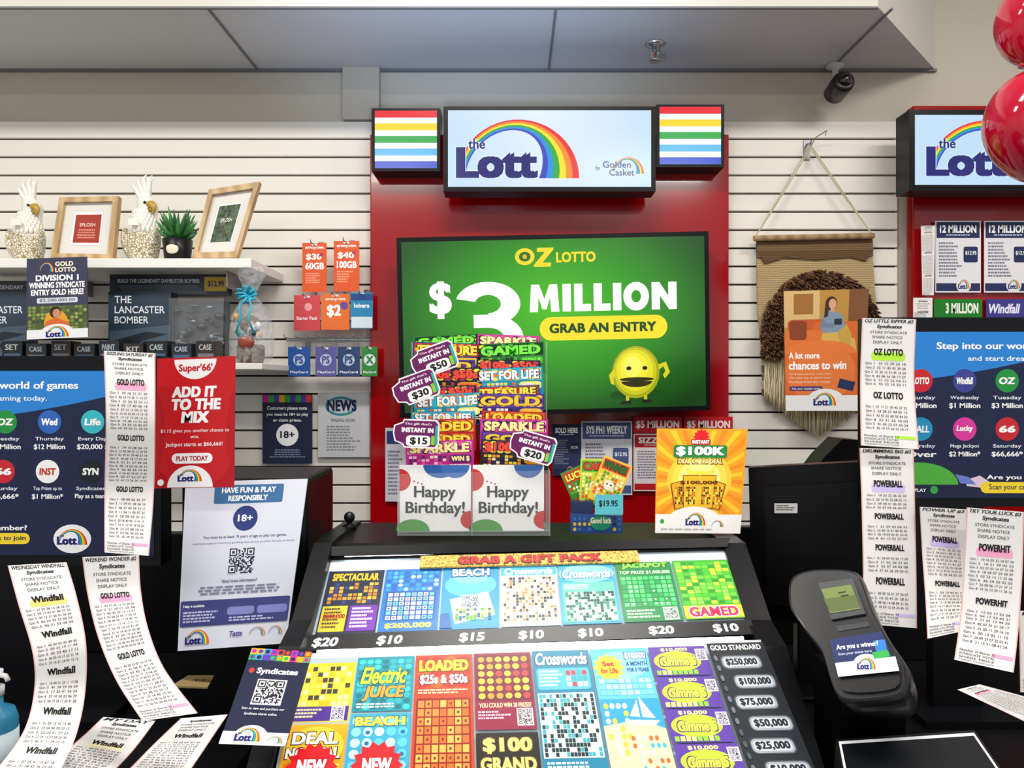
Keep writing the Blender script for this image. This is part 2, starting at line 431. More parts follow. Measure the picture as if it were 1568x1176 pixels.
smallposter(970, 664, 1046, 752, 2.755, bg='ddd5d5', hd='b7141f', txt='SIZZLING'); smallposter(1048, 664, 1122, 752, 2.755, bg='ddd5d5', hd='b7141f', txt='SIZZLING')
for x in (970, 1048):
    g, b = sheet('million_prize_sign', (x, 638, x+74, 663), 2.75, 'c01420'); b.T('$5 MILLION', x+4, 644, x+70, 657, 'f6e9e9', .04); g.done()
g, b = sheet('million_prize_sign', (1430, 458, 1504, 488), 2.755, '187a20'); b.T('3 MILLION', 1448, 464, 1498, 480, 'eef4e8', .05); g.done()
g, b = sheet('million_prize_sign', (1510, 458, 1590, 486), 2.755, '3c3a8a'); b.T('Windfall', 1514, 465, 1562, 480, 'e8e8ff', .03, .2); g.done()
g, b = sheet('syndicate_notice', (590, 655, 622, 768), 2.755, 'c9c6d0'); b.rect(592, 660, 620, 680, '2b3570'); b.greek(594, 690, 618, 760, 12, '6a6f8a'); g.done()

# ================================================================ TICKET RECEIPTS
def receipt(rows, title, logo, n_sec, name='syndicate_receipt', hl=('f7a8c8', 'fff080'), W=100.0, logocol='1a1a1a'):
    L = [0]; pts = [((F(r[0], r[1], r[4])), (F(r[2], r[3], r[4]))) for r in rows]
    for i in range(1, len(pts)):
        L.append(L[-1]+(((pts[i][0]+pts[i][1])-(pts[i-1][0]+pts[i-1][1]))/2).length)
    width = (pts[0][1]-pts[0][0]).length; H = L[-1]/width*W
    def cr(p0, p1, p2, p3, t):
        return .5*((2*p1)+(p2-p0)*t+(2*p0-5*p1+4*p2-p3)*t*t+(3*p1-p0-3*p2+p3)*t**3)
    def mp(x, y):
        s = y/H*L[-1]; i = 0
        while i < len(L)-2 and s > L[i+1]: i += 1
        t = (s-L[i])/(L[i+1]-L[i]); u = x/W; o = []
        for side in (0, 1):
            P = lambda j: pts[max(0, min(len(pts)-1, j))][side]
            o.append(cr(P(i-1), P(i), P(i+1), P(i+2), t))
        return o[0].lerp(o[1], u)
    g = G(name); b = B(g, mp, 'p', curved=6, eps=.00012)
    b.rect(0, 0, W, H, 'ece9e6'); b.rect(0, 0, 2.2, H, 'e8b6b0', False); b.rect(W-2.2, 0, W, H, 'e8b6b0')
    tc = '4c4d54'
    if title: b.T(title, 5, 3, 95, 14, '15151c', .02, .25)
    b.T('Syndicates', 28, 18, 74, 28, '2a2a30', .03, .1)
    b.T('STORE SYNDICATE', 16, 32, 84, 37, tc, .01); b.T('SHARE NOTICE', 20, 41, 76, 46, tc, .01); b.T('DISPLAY ONLY', 22, 50, 76, 55, tc, .01)
    y = 62; sec = (H-62-30)/n_sec
    for k in range(n_sec):
        if k == 0 and hl: b.rr(20, y+7, 82, y+20, 4, hl[0])
        b.T(logo, 24, y+1, 78, y+12, logocol, .05)
        yy = y+23; r = 0
        while yy < y+sec-9:
            t = 'Gm %d  ' % (r+1)+' '.join('%02d' % R.randint(1, 45) for _ in range(R.randint(5, 7))); b.T(t, 8+R.uniform(0, 3), yy, 84, yy+4, tc, .01)
            yy += 7; r += 1
        y += sec
    if hl: b.rect(60, y, 96, y+6, hl[0])
    for i in range(4): b.T(['Number of Shares 10', 'SYNDICATE TOTAL', 'SHARE PRICE', 'Toppaan Central Lotto'][i], 6, y+i*7, 66, y+i*7+4.5, tc, .01)
    g.done(); return g
receipt([(159, 537, 238, 541, 1.26), (162, 640, 238, 643, 1.24), (160, 750, 236, 752, 1.25), (160, 846, 228, 851, 1.22)], 'SIZZLING SATURDAY #2', 'GOLD LOTTO', 3)
receipt([(12, 866, 102, 861, 1.19), (28, 925, 118, 915, 1.16), (50, 1000, 132, 985, 1.13), (52, 1060, 131, 1058, 1.12), (36, 1120, 118, 1122, 1.09), (-5, 1178, 92, 1182, 1.04), (-50, 1230, 60, 1240, 1.0)], 'WEDNESDAY WINDFALL', 'Windfall', 5, hl=('f5d77a', 'fff080'))
receipt([(126, 853, 213, 850, 1.19), (134, 910, 216, 905, 1.18), (150, 975, 227, 962, 1.15), (178, 1042, 252, 1024, 1.12), (218, 1104, 303, 1092, 1.08)], 'WEEKEND WONDER #2', 'GOLD LOTTO', 2)
receipt([(158, 1098, 238, 1104, 1.22), (118, 1135, 205, 1148, 1.16), (60, 1180, 160, 1196, 1.08), (0, 1230, 110, 1250, 1.02)], 'MY DAY', 'Windfall', 1, hl=('fdf3c0', 'fff080'))
receipt([(277, 1100, 349, 1094, 1.22), (235, 1140, 318, 1140, 1.15), (180, 1196, 275, 1204, 1.05)], None, 'Windfall', 1, hl=None)
receipt([(1320, 487, 1403, 489, 1.22), (1317, 580, 1400, 584, 1.21), (1318, 682, 1407, 688, 1.19)], 'OZ LITTLE RIPPER #2', 'OZ LOTTO', 2, hl=('b8f03c', 'b8f03c'))
receipt([(1316, 686, 1399, 688, 1.24), (1319, 770, 1401, 772, 1.22), (1321, 860, 1403, 863, 1.2), (1322, 955, 1404, 962, 1.18)], 'DRUMMING BIG #2', 'POWERBALL', 4, hl=('cfc3f5', 'fff'))
receipt([(1408, 776, 1480, 780, 1.2), (1412, 850, 1482, 856, 1.19), (1417, 920, 1486, 920, 1.17), (1420, 978, 1482, 965, 1.14)], 'POWER UP #3', 'POWERBALL', 2, hl=('cfc3f5', 'fff'))
receipt([(1480, 777, 1568, 784, 1.15), (1476, 860, 1566, 868, 1.14), (1470, 945, 1560, 958, 1.12), (1461, 1010, 1552, 1030, 1.09)], 'TRY YOUR LUCK #3', 'POWERHIT', 2)
receipt([(1560, 935, 1640, 938, 1.2), (1562, 1060, 1642, 1060, 1.18)], 'LUCKY #4', 'LOTTO', 2)
receipt([(1500, 1048, 1466, 1056, 1.3), (1620, 1080, 1580, 1110, 1.2)], None, 'LOTTO', 1)
receipt([(1410, 346, 1432, 345, 2.74), (1412, 452, 1430, 452, 2.74)], 'LUCK', 'LOTTO', 3, hl=None)
receipt([(1398, 456, 1428, 456, 2.74), (1398, 486, 1428, 486, 2.74)], None, 'LOTTO', 1, hl=None)

# ================================================================ GAME POSTER DISPLAYS
def gameboard(x0, y0, x1, y1, D, items, bt, px0, wtxt):
    g = G('games_poster_display')
    p = F(x0, y1, D); q = F(x1, y0, D)
    g.box((p.x, D-CAMD, p.z), (q.x, D-CAMD+.045, q.z), '0a0b0e|k')
    g.box((p.x+.15, D-CAMD+.045, .957), (p.x+.25, D-CAMD+.07, p.z+.1), '0a0b0e|k')
    g.box((p.x+.1, D-CAMD-.02, .945), (q.x-.1, D-CAMD+.12, .96), '0a0b0e|k')
    b = B(g, flat(D-.001), 't'); a, t, c, d = px0
    b.rect(a, t, c, d, '151f42')
    pts = [(a, t), (c, t), (c, bt[1])]+[(c+(a-c)*i/12, bt[1]+(bt[0]-bt[1])*i/12+10*math.sin(i/12*math.pi)) for i in range(1, 13)]
    b.poly(pts, '2580d0')
    for (s, u0, v0, u1, v1, bo) in wtxt: b.T(s, u0, v0, u1, v1, 'ffffff', bo)
    for (cx, cy, r, col, s, l1, l2) in items:
        b.circ(cx, cy, r, col); b.T(s, cx-r*.7, cy-r*.3, cx+r*.7, cy+r*.3, 'ffffff' if col not in ('f4f2ee', ) else 'c03a20', .05, .1)
        b.T(l1, cx-22, cy+r+5, cx+22, cy+r+12, 'e8ecf5', .01); b.T(l2, cx-24, cy+r+16, cx+24, cy+r+25, 'ffffff', .02)
    b.l += 2
    return g, b
it = []
for i, cx in enumerate((8, 76, 142)):
    it.append((cx, 646, 18, ['1d8f3c', '2a62b8', '35b8c4'][i], ['OZ', 'Wed', 'Life'][i], ['Tuesday', 'Thursday', 'Every Day'][i], ['$3 Million', '$12 Million', '$20,000 a'][i]))
    it.append((cx-3, 722, 18, ['c8202a', 'f4f2ee', '101820'][i], ['66', 'INST', 'SYN'][i], ['Saturday', 'Top Prizes up to', 'Syndicates'][i], ['$66,666*', '$1 Million*', 'Play as a team'][i]))
g, b = gameboard(-150, 545, 246, 866, 1.42, it, (650, 590), (-140, 568, 236, 850), [('Step into our world of games', -110, 584, 120, 599, .02), ('and start dreaming today.', -80, 606, 72, 616, .01)])
b.rr(-60, 816, 46, 833, 9, 'f5d42a'); b.T('chat to us to join', -50, 820, 40, 829, '1a2447', .02); b.T('Not a member?', -60, 804, 42, 812, 'ffffff', .02)
b.circ(111, 825, 29, 'f2f2f4', 22); b.lott(88, 810, 134, 834); g.done()
it = []
for i, cx in enumerate((1410, 1477, 1542)):
    it.append((cx, 583, 18, ['c8202a', '3a3f8f', '1d8f3c'][i], ['LOTTO', 'Windfall', 'OZ'][i], ['Saturday', 'Wednesday', 'Tuesday'][i], ['$5 Million', '$1 Million', '$3 Million'][i]))
    it.append((cx, 657, 18, ['1b8fc0', 'd8349a', 'c8202a'][i], ['BALL', 'Lucky', "66"][i], ['Thursday', 'Mega Jackpot', 'Saturday'][i], ['Over', '$2 Million*', '$66,666*'][i]))
g, b = gameboard(1330, 486, 1740, 776, 1.42, it, (585, 508), (1385, 508, 1730, 762), [('Step into our world of games', 1434, 524, 1660, 538, .02), ('and start dreaming today.', 1482, 545, 1640, 555, .01)])
b.circ(1405, 742, 62, '4fae3c', 34, a0=180, a1=360); b.rect(1385, 742, 1470, 746, '151f42')
b.T('PLAY', 1400, 748, 1418, 753, 'ffffff', .02); b.circ(1430, 750, 6, '2fa84a')
b.poly([(1478, 735), (1500, 728), (1518, 740), (1512, 748), (1480, 744)], 'e0c8d8'); b.poly([(1462, 726), (1482, 730), (1495, 742), (1470, 740)], '6a7ac8')
b.T('Are you a member?', 1510, 727, 1640, 736, 'ffffff', .02); b.rr(1501, 738, 1680, 755, 8, 'f5d42a'); b.T('Scan your card now or chat to us', 1514, 741, 1660, 752, '1a2447', .01); g.done()

# ---- ADD IT TO THE MIX
g, b = sheet('super_draw_poster', (238, 545, 360, 748), 1.34, 'b51018', 't', corners=[(241, 549), (360, 545), (358, 746), (236, 748)])
b.rr(238, 606, 360, 748, 58, 'c5161d'); b.rect(238, 546, 360, 660, 'c5161d'); b.circ(238, 660, 14, 'b51018', 60, a0=-90, a1=90); b.circ(360, 660, 12, 'b51018', 60, a0=90, a1=270)
b.circ(298, 548, 33, 'f4f2f2', 31, a0=0, a1=180); b.T("Super'66'", 272, 555, 325, 570, 'c5161d', .03)
b.T('ADD IT', 262, 590, 332, 607, 'ffffff', .07, .1); b.T('TO THE', 262, 609, 339, 627, 'ffffff', .07, .1); b.T('MIX', 277, 629, 321, 647, 'ffffff', .07, .1)
b.T('$1.15 gives you another chance to', 246, 656, 352, 663, 'ffffff', 0); b.T('win.', 292, 666, 306, 671, 'ffffff', 0); b.T('Jackpot starts at $66,666!', 254, 677, 342, 685, 'ffffff', .01)
b.rr(264, 694, 327, 710, 8, 'ffffff'); b.T('PLAY TODAY', 271, 698, 320, 706, 'a81219', .03)
b.circ(293, 747, 35, 'f4f4f4', 34, a0=180, a1=360); b.lott(274, 719, 311, 738); b.circ(248, 739, 5, 'ffffff'); g.done()

# ---- Have fun & play poster with black terminal housing behind
g = G('lottery_terminal_housing')
p = F(276, 1010, 1.45); q = F(466, 737, 1.45)
g.box((p.x, 1.45-CAMD, .945), (q.x+.005, 1.45-CAMD+.22, q.z+.005), '0b0c0f|k'); g.done(.01)
g, b = sheet('responsible_play_poster', (275, 735, 468, 992), 1.36, 'd3d6e2', 'p', corners=[(284, 738, 1.42), (471, 733, 1.42), (438, 985, 1.34), (272, 997, 1.34)])
b.rr(322, 742, 432, 772, 3, '3a6a9a'); b.T('HAVE FUN & PLAY', 334, 746, 420, 755, 'ffffff', .03); b.T('RESPONSIBLY', 345, 759, 408, 768, 'ffffff', .03)
b.circ(375, 796, 20, '2a3a78'); b.T('18+', 363, 790, 387, 801, 'ffffff', .02)
b.T('You must be at least 18 years of age to play our games.', 308, 822, 446, 828, '3a3f60', .01)
b.T('Australian state and territory gambling laws strictly prohibit the sale of entries', 292, 832, 460, 836, '6a6f88', 0)
b.qr(354, 843, 396, 882, '22253a'); b.T('Need more information?', 345, 890, 404, 895, '3a3f60', .01); b.greek(300, 900, 450, 914, 3, '7a7f98', ctr=True)
b.rr(277, 920, 465, 958, 3, '3b3f7a'); b.T('Help is available', 282, 926, 318, 931, 'ffffff', .01); b.greek(282, 936, 350, 954, 4, 'b8bbdd'); b.rr(358, 932, 405, 944, 5, '7d82c0'); b.rr(410, 932, 462, 944, 5, '7d82c0'); b.greek(362, 947, 455, 955, 2, 'b8bbdd')
b.lott(288, 963, 330, 984); b.T('Tatts', 365, 968, 388, 976, '5a4a9a', .03, .2); b.rainbow(400, 964, 428, 976, .05, .25); b.rainbow(434, 964, 458, 976, .05, .25); g.done()

# ---- Syndicates leaflet
g, b = sheet('syndicates_sign', (385, 993, 478, 1142), 1.05, '151d3d', 'p', corners=[(386, 992, 1.1), (478, 998, 1.1), (437, 1143, 1.02), (335, 1139, 1.02)])
TC = ['f5a81e', '2a9ad8', 'd8209a', '2fae4a', 'f0e01e', '5a3aa8', 'e0402a', '151d3d']
b.grid(385, 993, 478, 1012, 9, 2, TC, 1.0); b.grid(385, 993, 478, 1012, 9, 2, TC, .7, circ=True)
b.T('Syndicates', 404, 1024, 466, 1036, 'ffffff', .03); b.circ(396, 1029, 4, 'e0402a'); b.qr(412, 1044, 452, 1080, '101020', 'e8e8ee')
b.T('Scan to view and purchase our', 400, 1086, 462, 1091, 'e8e8ee', .01); b.T('Syndicate shares online.', 406, 1094, 454, 1099, 'e8e8ee', .01)
b.rect(385, 1123, 478, 1142, 'eceef2'); b.circ(425, 1130, 24, 'eceef2', 17, a0=180, a1=360); b.lott(404, 1117, 440, 1137); b.rainbow(450, 1128, 472, 1138, .05, .3); g.done()

# ================================================================ WALL SMALL ITEMS
g, b = sheet('adults_only_notice', (402, 604, 478, 710), 2.8, '1c2340')
b.grid(403, 605, 477, 616, 9, 1, TC[:-1], 1.0); b.T('Customers please note', 409, 622, 470, 629, 'ffffff', .01); b.T('you must be 18+ to play', 408, 632, 472, 638, 'ffffff', .01); b.T('or claim prizes.', 418, 641, 462, 647, 'ffffff', .01)
b.circ(440, 666, 17, 'f2f2f5'); b.T('18+', 429, 660, 451, 671, '1c2340', .03); b.greek(412, 688, 468, 702, 4, '7a80a0', ctr=True); g.done()
g, b = sheet('news_opening_hours_sign', (487, 602, 566, 700), 2.8, 'c6c9cd'); b.circ(522, 622, 24, '2a8a90', 15); b.circ(522, 622, 20, 'c6c9cd', 11); b.T('NEWS', 501, 612, 546, 630, '10204a', .05)
b.T('TRADING HOURS', 506, 641, 544, 646, '404550', .01); b.greek(500, 652, 556, 692, 9, '888c94'); g.done()
def card(x0, y0, x1, y1, D, col, lines, tc='ffffff', name='gift_card_pack'):
    g, b = sheet(name, (x0, y0, x1, y1), D, col, 'g', t=.003)
    b.rr(x0+.38*(x1-x0), y0+1, x0+.62*(x1-x0), y0+4, 1.5, 'e8e8e8')
    for (s, u0, v0, u1, v1, bo, c) in lines: b.T(s, x0+u0*(x1-x0), y0+v0*(y1-y0), x0+u1*(x1-x0), y0+v1*(y1-y0), c or tc, bo)
    p = F((x0+x1)/2, y0+3, D)
    g.tube([(p.x, -.021, p.z), (p.x, p.y-.05, p.z), (p.x, p.y-.055, p.z+.012)], .002, '9a9a9a|m')
    g.box((p.x-.01, -.026, p.z-.004), (p.x+.01, -.021, p.z+.03), '9a9a9a|m')
    b.l += 2
    return g, b
for (x0, y0, x1, y1, s1, s2) in ((463, 372, 500, 447, '$30', '60GB'), (511, 369, 550, 446, '$40', '100GB')):
    g, b = card(x0, y0, x1, y1, 2.72, 'e2571e', [('amaysim', .12, .06, .88, .14, .02, None), (s1, .15, .22, .8, .36, .04, None), (s2, .12, .4, .9, .54, .04, None)])
    b.greek(x0+5, y0+46, x1-8, y1-12, 5, 'f3a580'); b.circ(x1-8, y0+18, 3, 'c02a6a'); g.done()
g, b = card(450, 452, 490, 506, 2.72, 'd2464c', [('Starter Pack', .1, .6, .9, .7, .01, None)]); b.circ(472, 470, 6, 'f0a0a0'); g.done()
g, b = card(492, 450, 535, 505, 2.72, 'e8702a', [('$2', .2, .3, .7, .66, .04, None), ('amaysim', .15, .1, .85, .2, .02, None)]); b.circ(527, 468, 6, '6a4a9a'); g.done()
g, b = card(537, 448, 571, 503, 2.72, '1f86b8', [('lebara', .15, .3, .85, .42, .02, None)]); b.rect(538, 485, 570, 502, 'd8e4ec'); b.rect(537, 450, 571, 460, '1c4a8a'); g.done()
for x0, x1, c, s in ((441, 475, '1c4f9a', 'PS'), (483, 515, '5b5a9c', 'PS'), (517, 551, '2a4270', 'PS'), (554, 578, '2c8a3a', 'X')):
    g, b = card(x0, 531, x1, 576, 2.70, c, [('PlayCard', .1, .82, .9, .92, .01, None)])
    xm = (x0+x1)/2; b.circ(xm, 551, 9, 'dfe6ee' if s == 'X' else 'b8c4e0'); b.T(s, xm-6, 545, xm+6, 557, c, .05); g.done()
g = G('display_hooks')
for i in range(8):
    x = WX(448+i*17); z = WZ(519); g.tube([(x, -.021, z), (x, -.1, z), (x, -.105, z+.01)], .0018, 'b0b0b0|m')
g.box((WX(442), -.026, WZ(522)), (WX(569), -.021, WZ(519)), 'b0b0b0|m'); g.done()

# ================================================================ LEFT SHELF
ST = 2.02
g = G('wall_shelf'); g.box((-3.0, -.37, ST-.032), (F(386, 0, 2.48).x, -.021, ST), 'eceae4|paint')
for x in (-1.6, -.98): g.box((x-.004, -.3, ST-.09), (x+.004, -.021, ST-.032), '9a9a9a|m')
g.done(.003)
S2 = WZ(561)
g = G('wall_shelf'); g.box((-3.0, -.43, S2-.02), (F(415, 0, 2.5).x, -.021, S2), 'dcdad4|paint'); g.done(.002)

def cockatoo(px, D, h=.30, flip=1):
    g = G('cockatoo_figurine'); c = Vector((F(px, 0, D).x, D-CAMD, ST)); s = h/.30
    prof = [(0, .038, 0), (0, .043, .004), (0, .046, .02), (0, .053, .05), (0, .055, .08), (.001, .052, .105), (.003, .045, .125)]
    g.lathe(c, [(a*s*flip, r*s, z*s) for a, r, z in prof], 'x|gold', 28, .85)
    prof = [(.003, .045, .125), (.006, .040, .145), (.010, .034, .165), (.014, .033, .182), (.016, .034, .198), (.013, .031, .213), (.008, .023, .226), (.004, .010, .234)]
    g.lathe(c, [(a*s*flip, r*s, z*s) for a, r, z in prof], 'ece9e0|g', 24, .95)
    for j in range(5):
        for i in range(11):
            a = -math.pi*(i+.5*(j % 2))/10; r = (.045-.003*j)*s; z = (.115+j*.014)*s
            g.ball(c+Vector((.006*flip*s+r*math.cos(a), r*.95*math.sin(a), z)), (.008*s, .006*s, .013*s), 'ece9e0|g', 8, 6)
    for sg in (-1, 1):
        g.ball(c+Vector((sg*.046*s, -.012*s, .075*s)), (.014*s, .032*s, .05*s), 'x|gold', 14, 10, Matrix.Rotation(sg*.12, 3, 'Y'))
    g.ball(c+Vector((-.035*flip*s, .04*s, .03*s)), (.018*s, .02*s, .04*s), 'ece9e0|g', 12, 8)
    hb = c+Vector((.038*flip*s, -.024*s, .196*s)); dx = flip*s
    g.tube([hb+Vector((-.010*dx, .006*s, .002*s)), hb+Vector((.004*dx, -.002*s, .002*s)), hb+Vector((.014*dx, -.007*s, -.008*s)), hb+Vector((.014*dx, -.008*s, -.022*s)), hb+Vector((.009*dx, -.005*s, -.030*s))], [.013*s, .013*s, .010*s, .006*s, .001*s], 'b8953a|g', 10)
    g.tube([hb+Vector((-.008*dx, .004*s, -.012*s)), hb+Vector((.004*dx, -.003*s, -.018*s)), hb+Vector((.007*dx, -.005*s, -.022*s))], [.009*s, .006*s, .002*s], 'a08030|g', 8)
    for yy in (-.033, .03): g.ball(c+Vector((.022*flip*s, yy*s, .203*s)), .005*s, '141414|gloss', 10, 8)
    for i in range(7):
        t = i/6; b0 = c+Vector(((.018-.022*t)*flip*s, 0, (.215+.004*math.sin(t*3))*s)); L = (.088-.03*abs(t-.25))*s
        ang = math.radians(8-38*t)*flip
        p = [b0+Vector((math.sin(ang*.3)*L*k+math.sin(ang)*L*k*k*.8, (.004 if i % 2 else -.004)*s, math.cos(ang)*L*k)) for k in (0, .3, .6, .85, 1)]
        p[-1] += Vector((.012*flip*s, 0, 0)); g.tube(p, [.007*s, .010*s, .008*s, .005*s, .001*s], 'ece9e0|g', 8)
    g.lathe(c, [(0, .042*s, 0), (0, .044*s, .006*s), (0, .04*s, .008*s)], 'e8e2cc|g', 24)
    g.box(c+Vector((-.02, -.062, .13)), c+Vector((.016, -.060, .152)), 'f0ece0')
    g.done()
cockatoo(43, 2.62, .305); cockatoo(219, 2.62, .318)

def pframe(name, cs, D, dt, art):
    g = G(name); c3 = [F(cs[0][0], cs[0][1], D+dt), F(cs[1][0], cs[1][1], D+dt), F(cs[2][0], cs[2][1], D), F(cs[3][0], cs[3][1], D)]
    b = B(g, quad((0, 0, 100, 110), c3)); f = 9
    for pts in ([(0, 0), (100, 0), (100-f, f), (f, f)], [(100, 0), (100, 110), (100-f, 110-f), (100-f, f)], [(100, 110), (0, 110), (f, 110-f), (100-f, 110-f)], [(0, 110), (0, 0), (f, f), (f, 110-f)]):
        b.slab(pts, -.012, .012, 'x|wood')
    b.slab([(f, f), (100-f, f), (100-f, 110-f), (f, 110-f)], -.01, -.001, 'd9d7d1')
    b.rect(26, 26, 74, 84, 'f0efec'); art(b)
    m0 = b.P(50, 30, -.012); m1 = b.P(50, 108, -.07); g.tube([m0, m1], .006, 'x|wood', 4); g.done()
def art1(b): b.rect(29, 30, 72, 80, 'a03424'); b.T('SPLOSH', 37, 45, 63, 51, 'f0d8cc', .01); b.greek(34, 56, 66, 74, 4, 'd8907c', ctr=True)
def art2(b):
    b.rect(28, 28, 72, 84, '4a5a44'); b.grid(28, 28, 72, 84, 8, 9, ['3d4d38', '5a6a50', '2c3828', None], .9, circ=True); b.T('SPLOSH', 38, 48, 62, 54, 'e8e8dc', .01)
pframe('photo_frame', [(94, 304), (184, 302), (175, 399), (80, 397)], 2.55, .03, art1)
pframe('photo_frame', [(322, 292), (399, 280), (364, 396), (296, 397)], 2.55, .03, art2)
g = G('potted_succulent'); c = Vector((F(272, 0, 2.58).x, 2.58-CAMD, ST))
g.lathe(c, [(0, .038, 0), (0, .042, .004), (0, .05, .082), (0, .046, .084), (0, .043, .07)], '17181a|k', 24)
g.ball(c+Vector((0, -.04, .045)), (.022, .01, .02), 'e8dcc0|p', 16, 8)
for i in range(30):
    a = i*2.399; t = i/30; L = .105*(.7+.4*t); el = .3+.95*t; d = Vector((math.cos(a)*math.cos(el), math.sin(a)*math.cos(el), math.sin(el)))
    p0 = c+Vector((0, 0, .075)); p = [p0, p0+d*L*.35, p0+d*L*.7+Vector((0, 0, .004)), p0+d*L+Vector((0, 0, .012))]
    g.tube(p, [.005, .0095, .007, .0008], ['2f6b32|g', '3f8440|g', '245a2c|g'][i % 3], 6)
g.done()

# ---- magazines / kits under the shelf
def kit(x0, y0, x1, y1, D, lines, bg='2e3d4c', name='model_kit_magazine', th=.05):
    g = G(name); b = B(g, flat(D), 'g'); b.slab([(x0, y0), (x1, y0), (x1, y1), (x0, y1)], -th, 0, bg); b.rect(x0+1, y0+1, x1-1, y1-1, bg)
    w = x1-x0; h = y1-y0
    if name == 'model_kit_magazine':
        b.poly([(x0+2, y0+h*.6), (x1-2, y0+h*.5), (x1-2, y1-2), (x0+2, y1-2)], '46596a'); b.poly([(x0+w*.05, y0+h*.75), (x0+w*.6, y0+h*.6), (x1-4, y0+h*.64), (x0+w*.55, y0+h*.74), (x0+w*.4, y0+h*.87)], '1b242c')
        b.circ(x0+w*.3, y0+h*.8, w*.09, '141a20'); b.circ(x0+w*.6, y0+h*.82, w*.08, '141a20')
        for i, s in enumerate(lines): b.T(s, x0+w*.1, y0+h*(.06+i*.155), x0+w*(.1+min(.8, .09*len(s))), y0+h*(.17+i*.155), 'e4e8ec', .01)
    else:
        b.rect(x0+.1*w, y0+.55*h, x1-.1*w, y0+.9*h, R.choice(['8a4a2a', '6a7078', '3a5a78'])); b.T(R.choice(['KIT', 'PAINT', 'SET', 'CASE']), x0+.15*w, y0+.15*h, x0+.8*w, y0+.4*h, 'b0b4b8', .02)
    g.done()
kit(166, 447, 262, 548, 2.55, ['THE', 'LANCASTER', 'BOMBER']); kit(-48, 447, 44, 548, 2.55, ['THE', 'LANCASTER', 'BOMBER'])
g, b = sheet('model_kit_header', (168, 421, 349, 452), 2.62, '262c33', 'g', t=.04); b.T('BUILD THE LEGENDARY DAMBUSTER BOMBER', 180, 427, 306, 433, 'd8dce0', .02); b.poly([(180, 436), (300, 436), (320, 450), (190, 450)], '4a5560'); b.rect(313, 424, 347, 446, 'd8b020'); b.T('$12.99', 318, 430, 343, 440, '202020', .03); g.done()
g, b = sheet('model_kit_header', (-60, 430, 40, 452), 2.62, '262c33', 'g', t=.04); b.T('BUILD THE LEGENDARY', -50, 437, 36, 443, 'd8dce0', .02); g.done()
g = G('model_kit_blister_pack'); b = B(g, flat(2.58), 'g'); b.slab([(266, 462), (346, 462), (344, 550), (266, 550)], -.04, 0, '3c444c')
for i in range(40):
    u = R.uniform(270, 338); v = R.uniform(468, 540); p = F(u, v, 2.565); g.ball(p, (R.uniform(.006, .022), .008, R.uniform(.004, .014)), R.choice(['1f2328|g', '4b5258|g', '8a9096|g', '2c3238|g', '15181b|g']), 10, 6)
b.slab([(265, 458), (348, 458), (346, 550), (265, 550)], .03, .031, 'x|glass'); g.done()
for i in range(9):
    kit(2+i*37+R.uniform(0, 3), 522+4*(i % 2), 34+i*37, 557, 2.44, ['KIT'], ['14181c', '1c2630', '2a2218'][i % 3], 'model_paint_box', .06)
g, b = sheet('winning_syndicate_poster', (40, 395, 133, 518), 2.38, '3a3a52', 'g', corners=[(41, 396), (133, 393), (135, 516), (40, 520)])
b.rainbow(60, 402, 82, 416, .05, .3); b.T('GOLD', 84, 401, 112, 408, 'f0e8d0', .04); b.T('LOTTO', 84, 410, 116, 417, 'f0e8d0', .04)
for i, s in enumerate(['DIVISION 1', 'WINNING SYNDICATE', 'ENTRY SOLD HERE!']): b.T(s, [54, 44, 47][i], 421+i*11, [120, 129, 127][i], 430+i*11, 'ffffff', .04)
b.rr(56, 456, 118, 464, 2, 'd8dce8'); b.T('$2,500,000.00', 60, 457.5, 114, 462.5, '303040', .01)
b.rect(42, 468, 132, 505, '4c5a30'); b.grid(42, 468, 132, 505, 14, 7, ['5d7038', '3d4c28', '7a8a40', '9aa050', None], .9, circ=True)
b.circ(85, 494, 18, 'e0a020', 20); b.circ(84, 478, 9, '2c1c14'); b.circ(86, 480, 6, 'c88a68', 7); b.poly([(70, 492), (85, 486), (104, 494), (108, 506), (66, 506)], 'd8642a')
b.rect(41, 504, 133, 518, 'eceef0'); b.circ(87, 508, 24, 'eceef0', 12, a0=180, a1=360); b.lott(70, 499, 104, 516); g.done()
g = G('cellophane_gift_bag'); c = F(384, 558, 2.5); c.z = S2
prof = [(0, .05, 0.001), (0, .068, .02), (.002, .072, .09), (0, .062, .16), (-.002, .035, .21), (0, .012, .235), (0, .02, .25), (.004, .045, .30), (.006, .05, .32)]
vs = []; fs = []; seg = 28
for (dx, r, z) in prof:
    for i in range(seg):
        a = 2*math.pi*i/seg; rr = r*(1+R.uniform(-.12, .12)); vs.append((c.x+dx+rr*math.cos(a), c.y+rr*.7*math.sin(a), c.z+z+(R.uniform(-.02, .02) if z > .3 else 0)))
for j in range(len(prof)-1):
    for i in range(seg): fs.append((j*seg+i, j*seg+(i+1) % seg, (j+1)*seg+(i+1) % seg, (j+1)*seg+i))
g.mesh(vs, fs, 'x|cello', True)
g.lathe(c, [(0, .04, .004), (0, .045, .02), (0, .045, .06), (0, .04, .065)], '5a4030|g', 20)
g.ball(c+Vector((0, -.0, .13)), (.035, .03, .035), '6a5038|p', 16, 10); g.ball(c+Vector((.0, -.045, .07)), (.028, .01, .022), '8a3a28|g', 12, 8)
g.ball(c+Vector((.018, -.035, .1)), (.014, .012, .016), '20282c|g', 10, 8); g.ball(c+Vector((-.022, -.035, .1)), (.014, .012, .014), '3c8a8a|g', 10, 8)
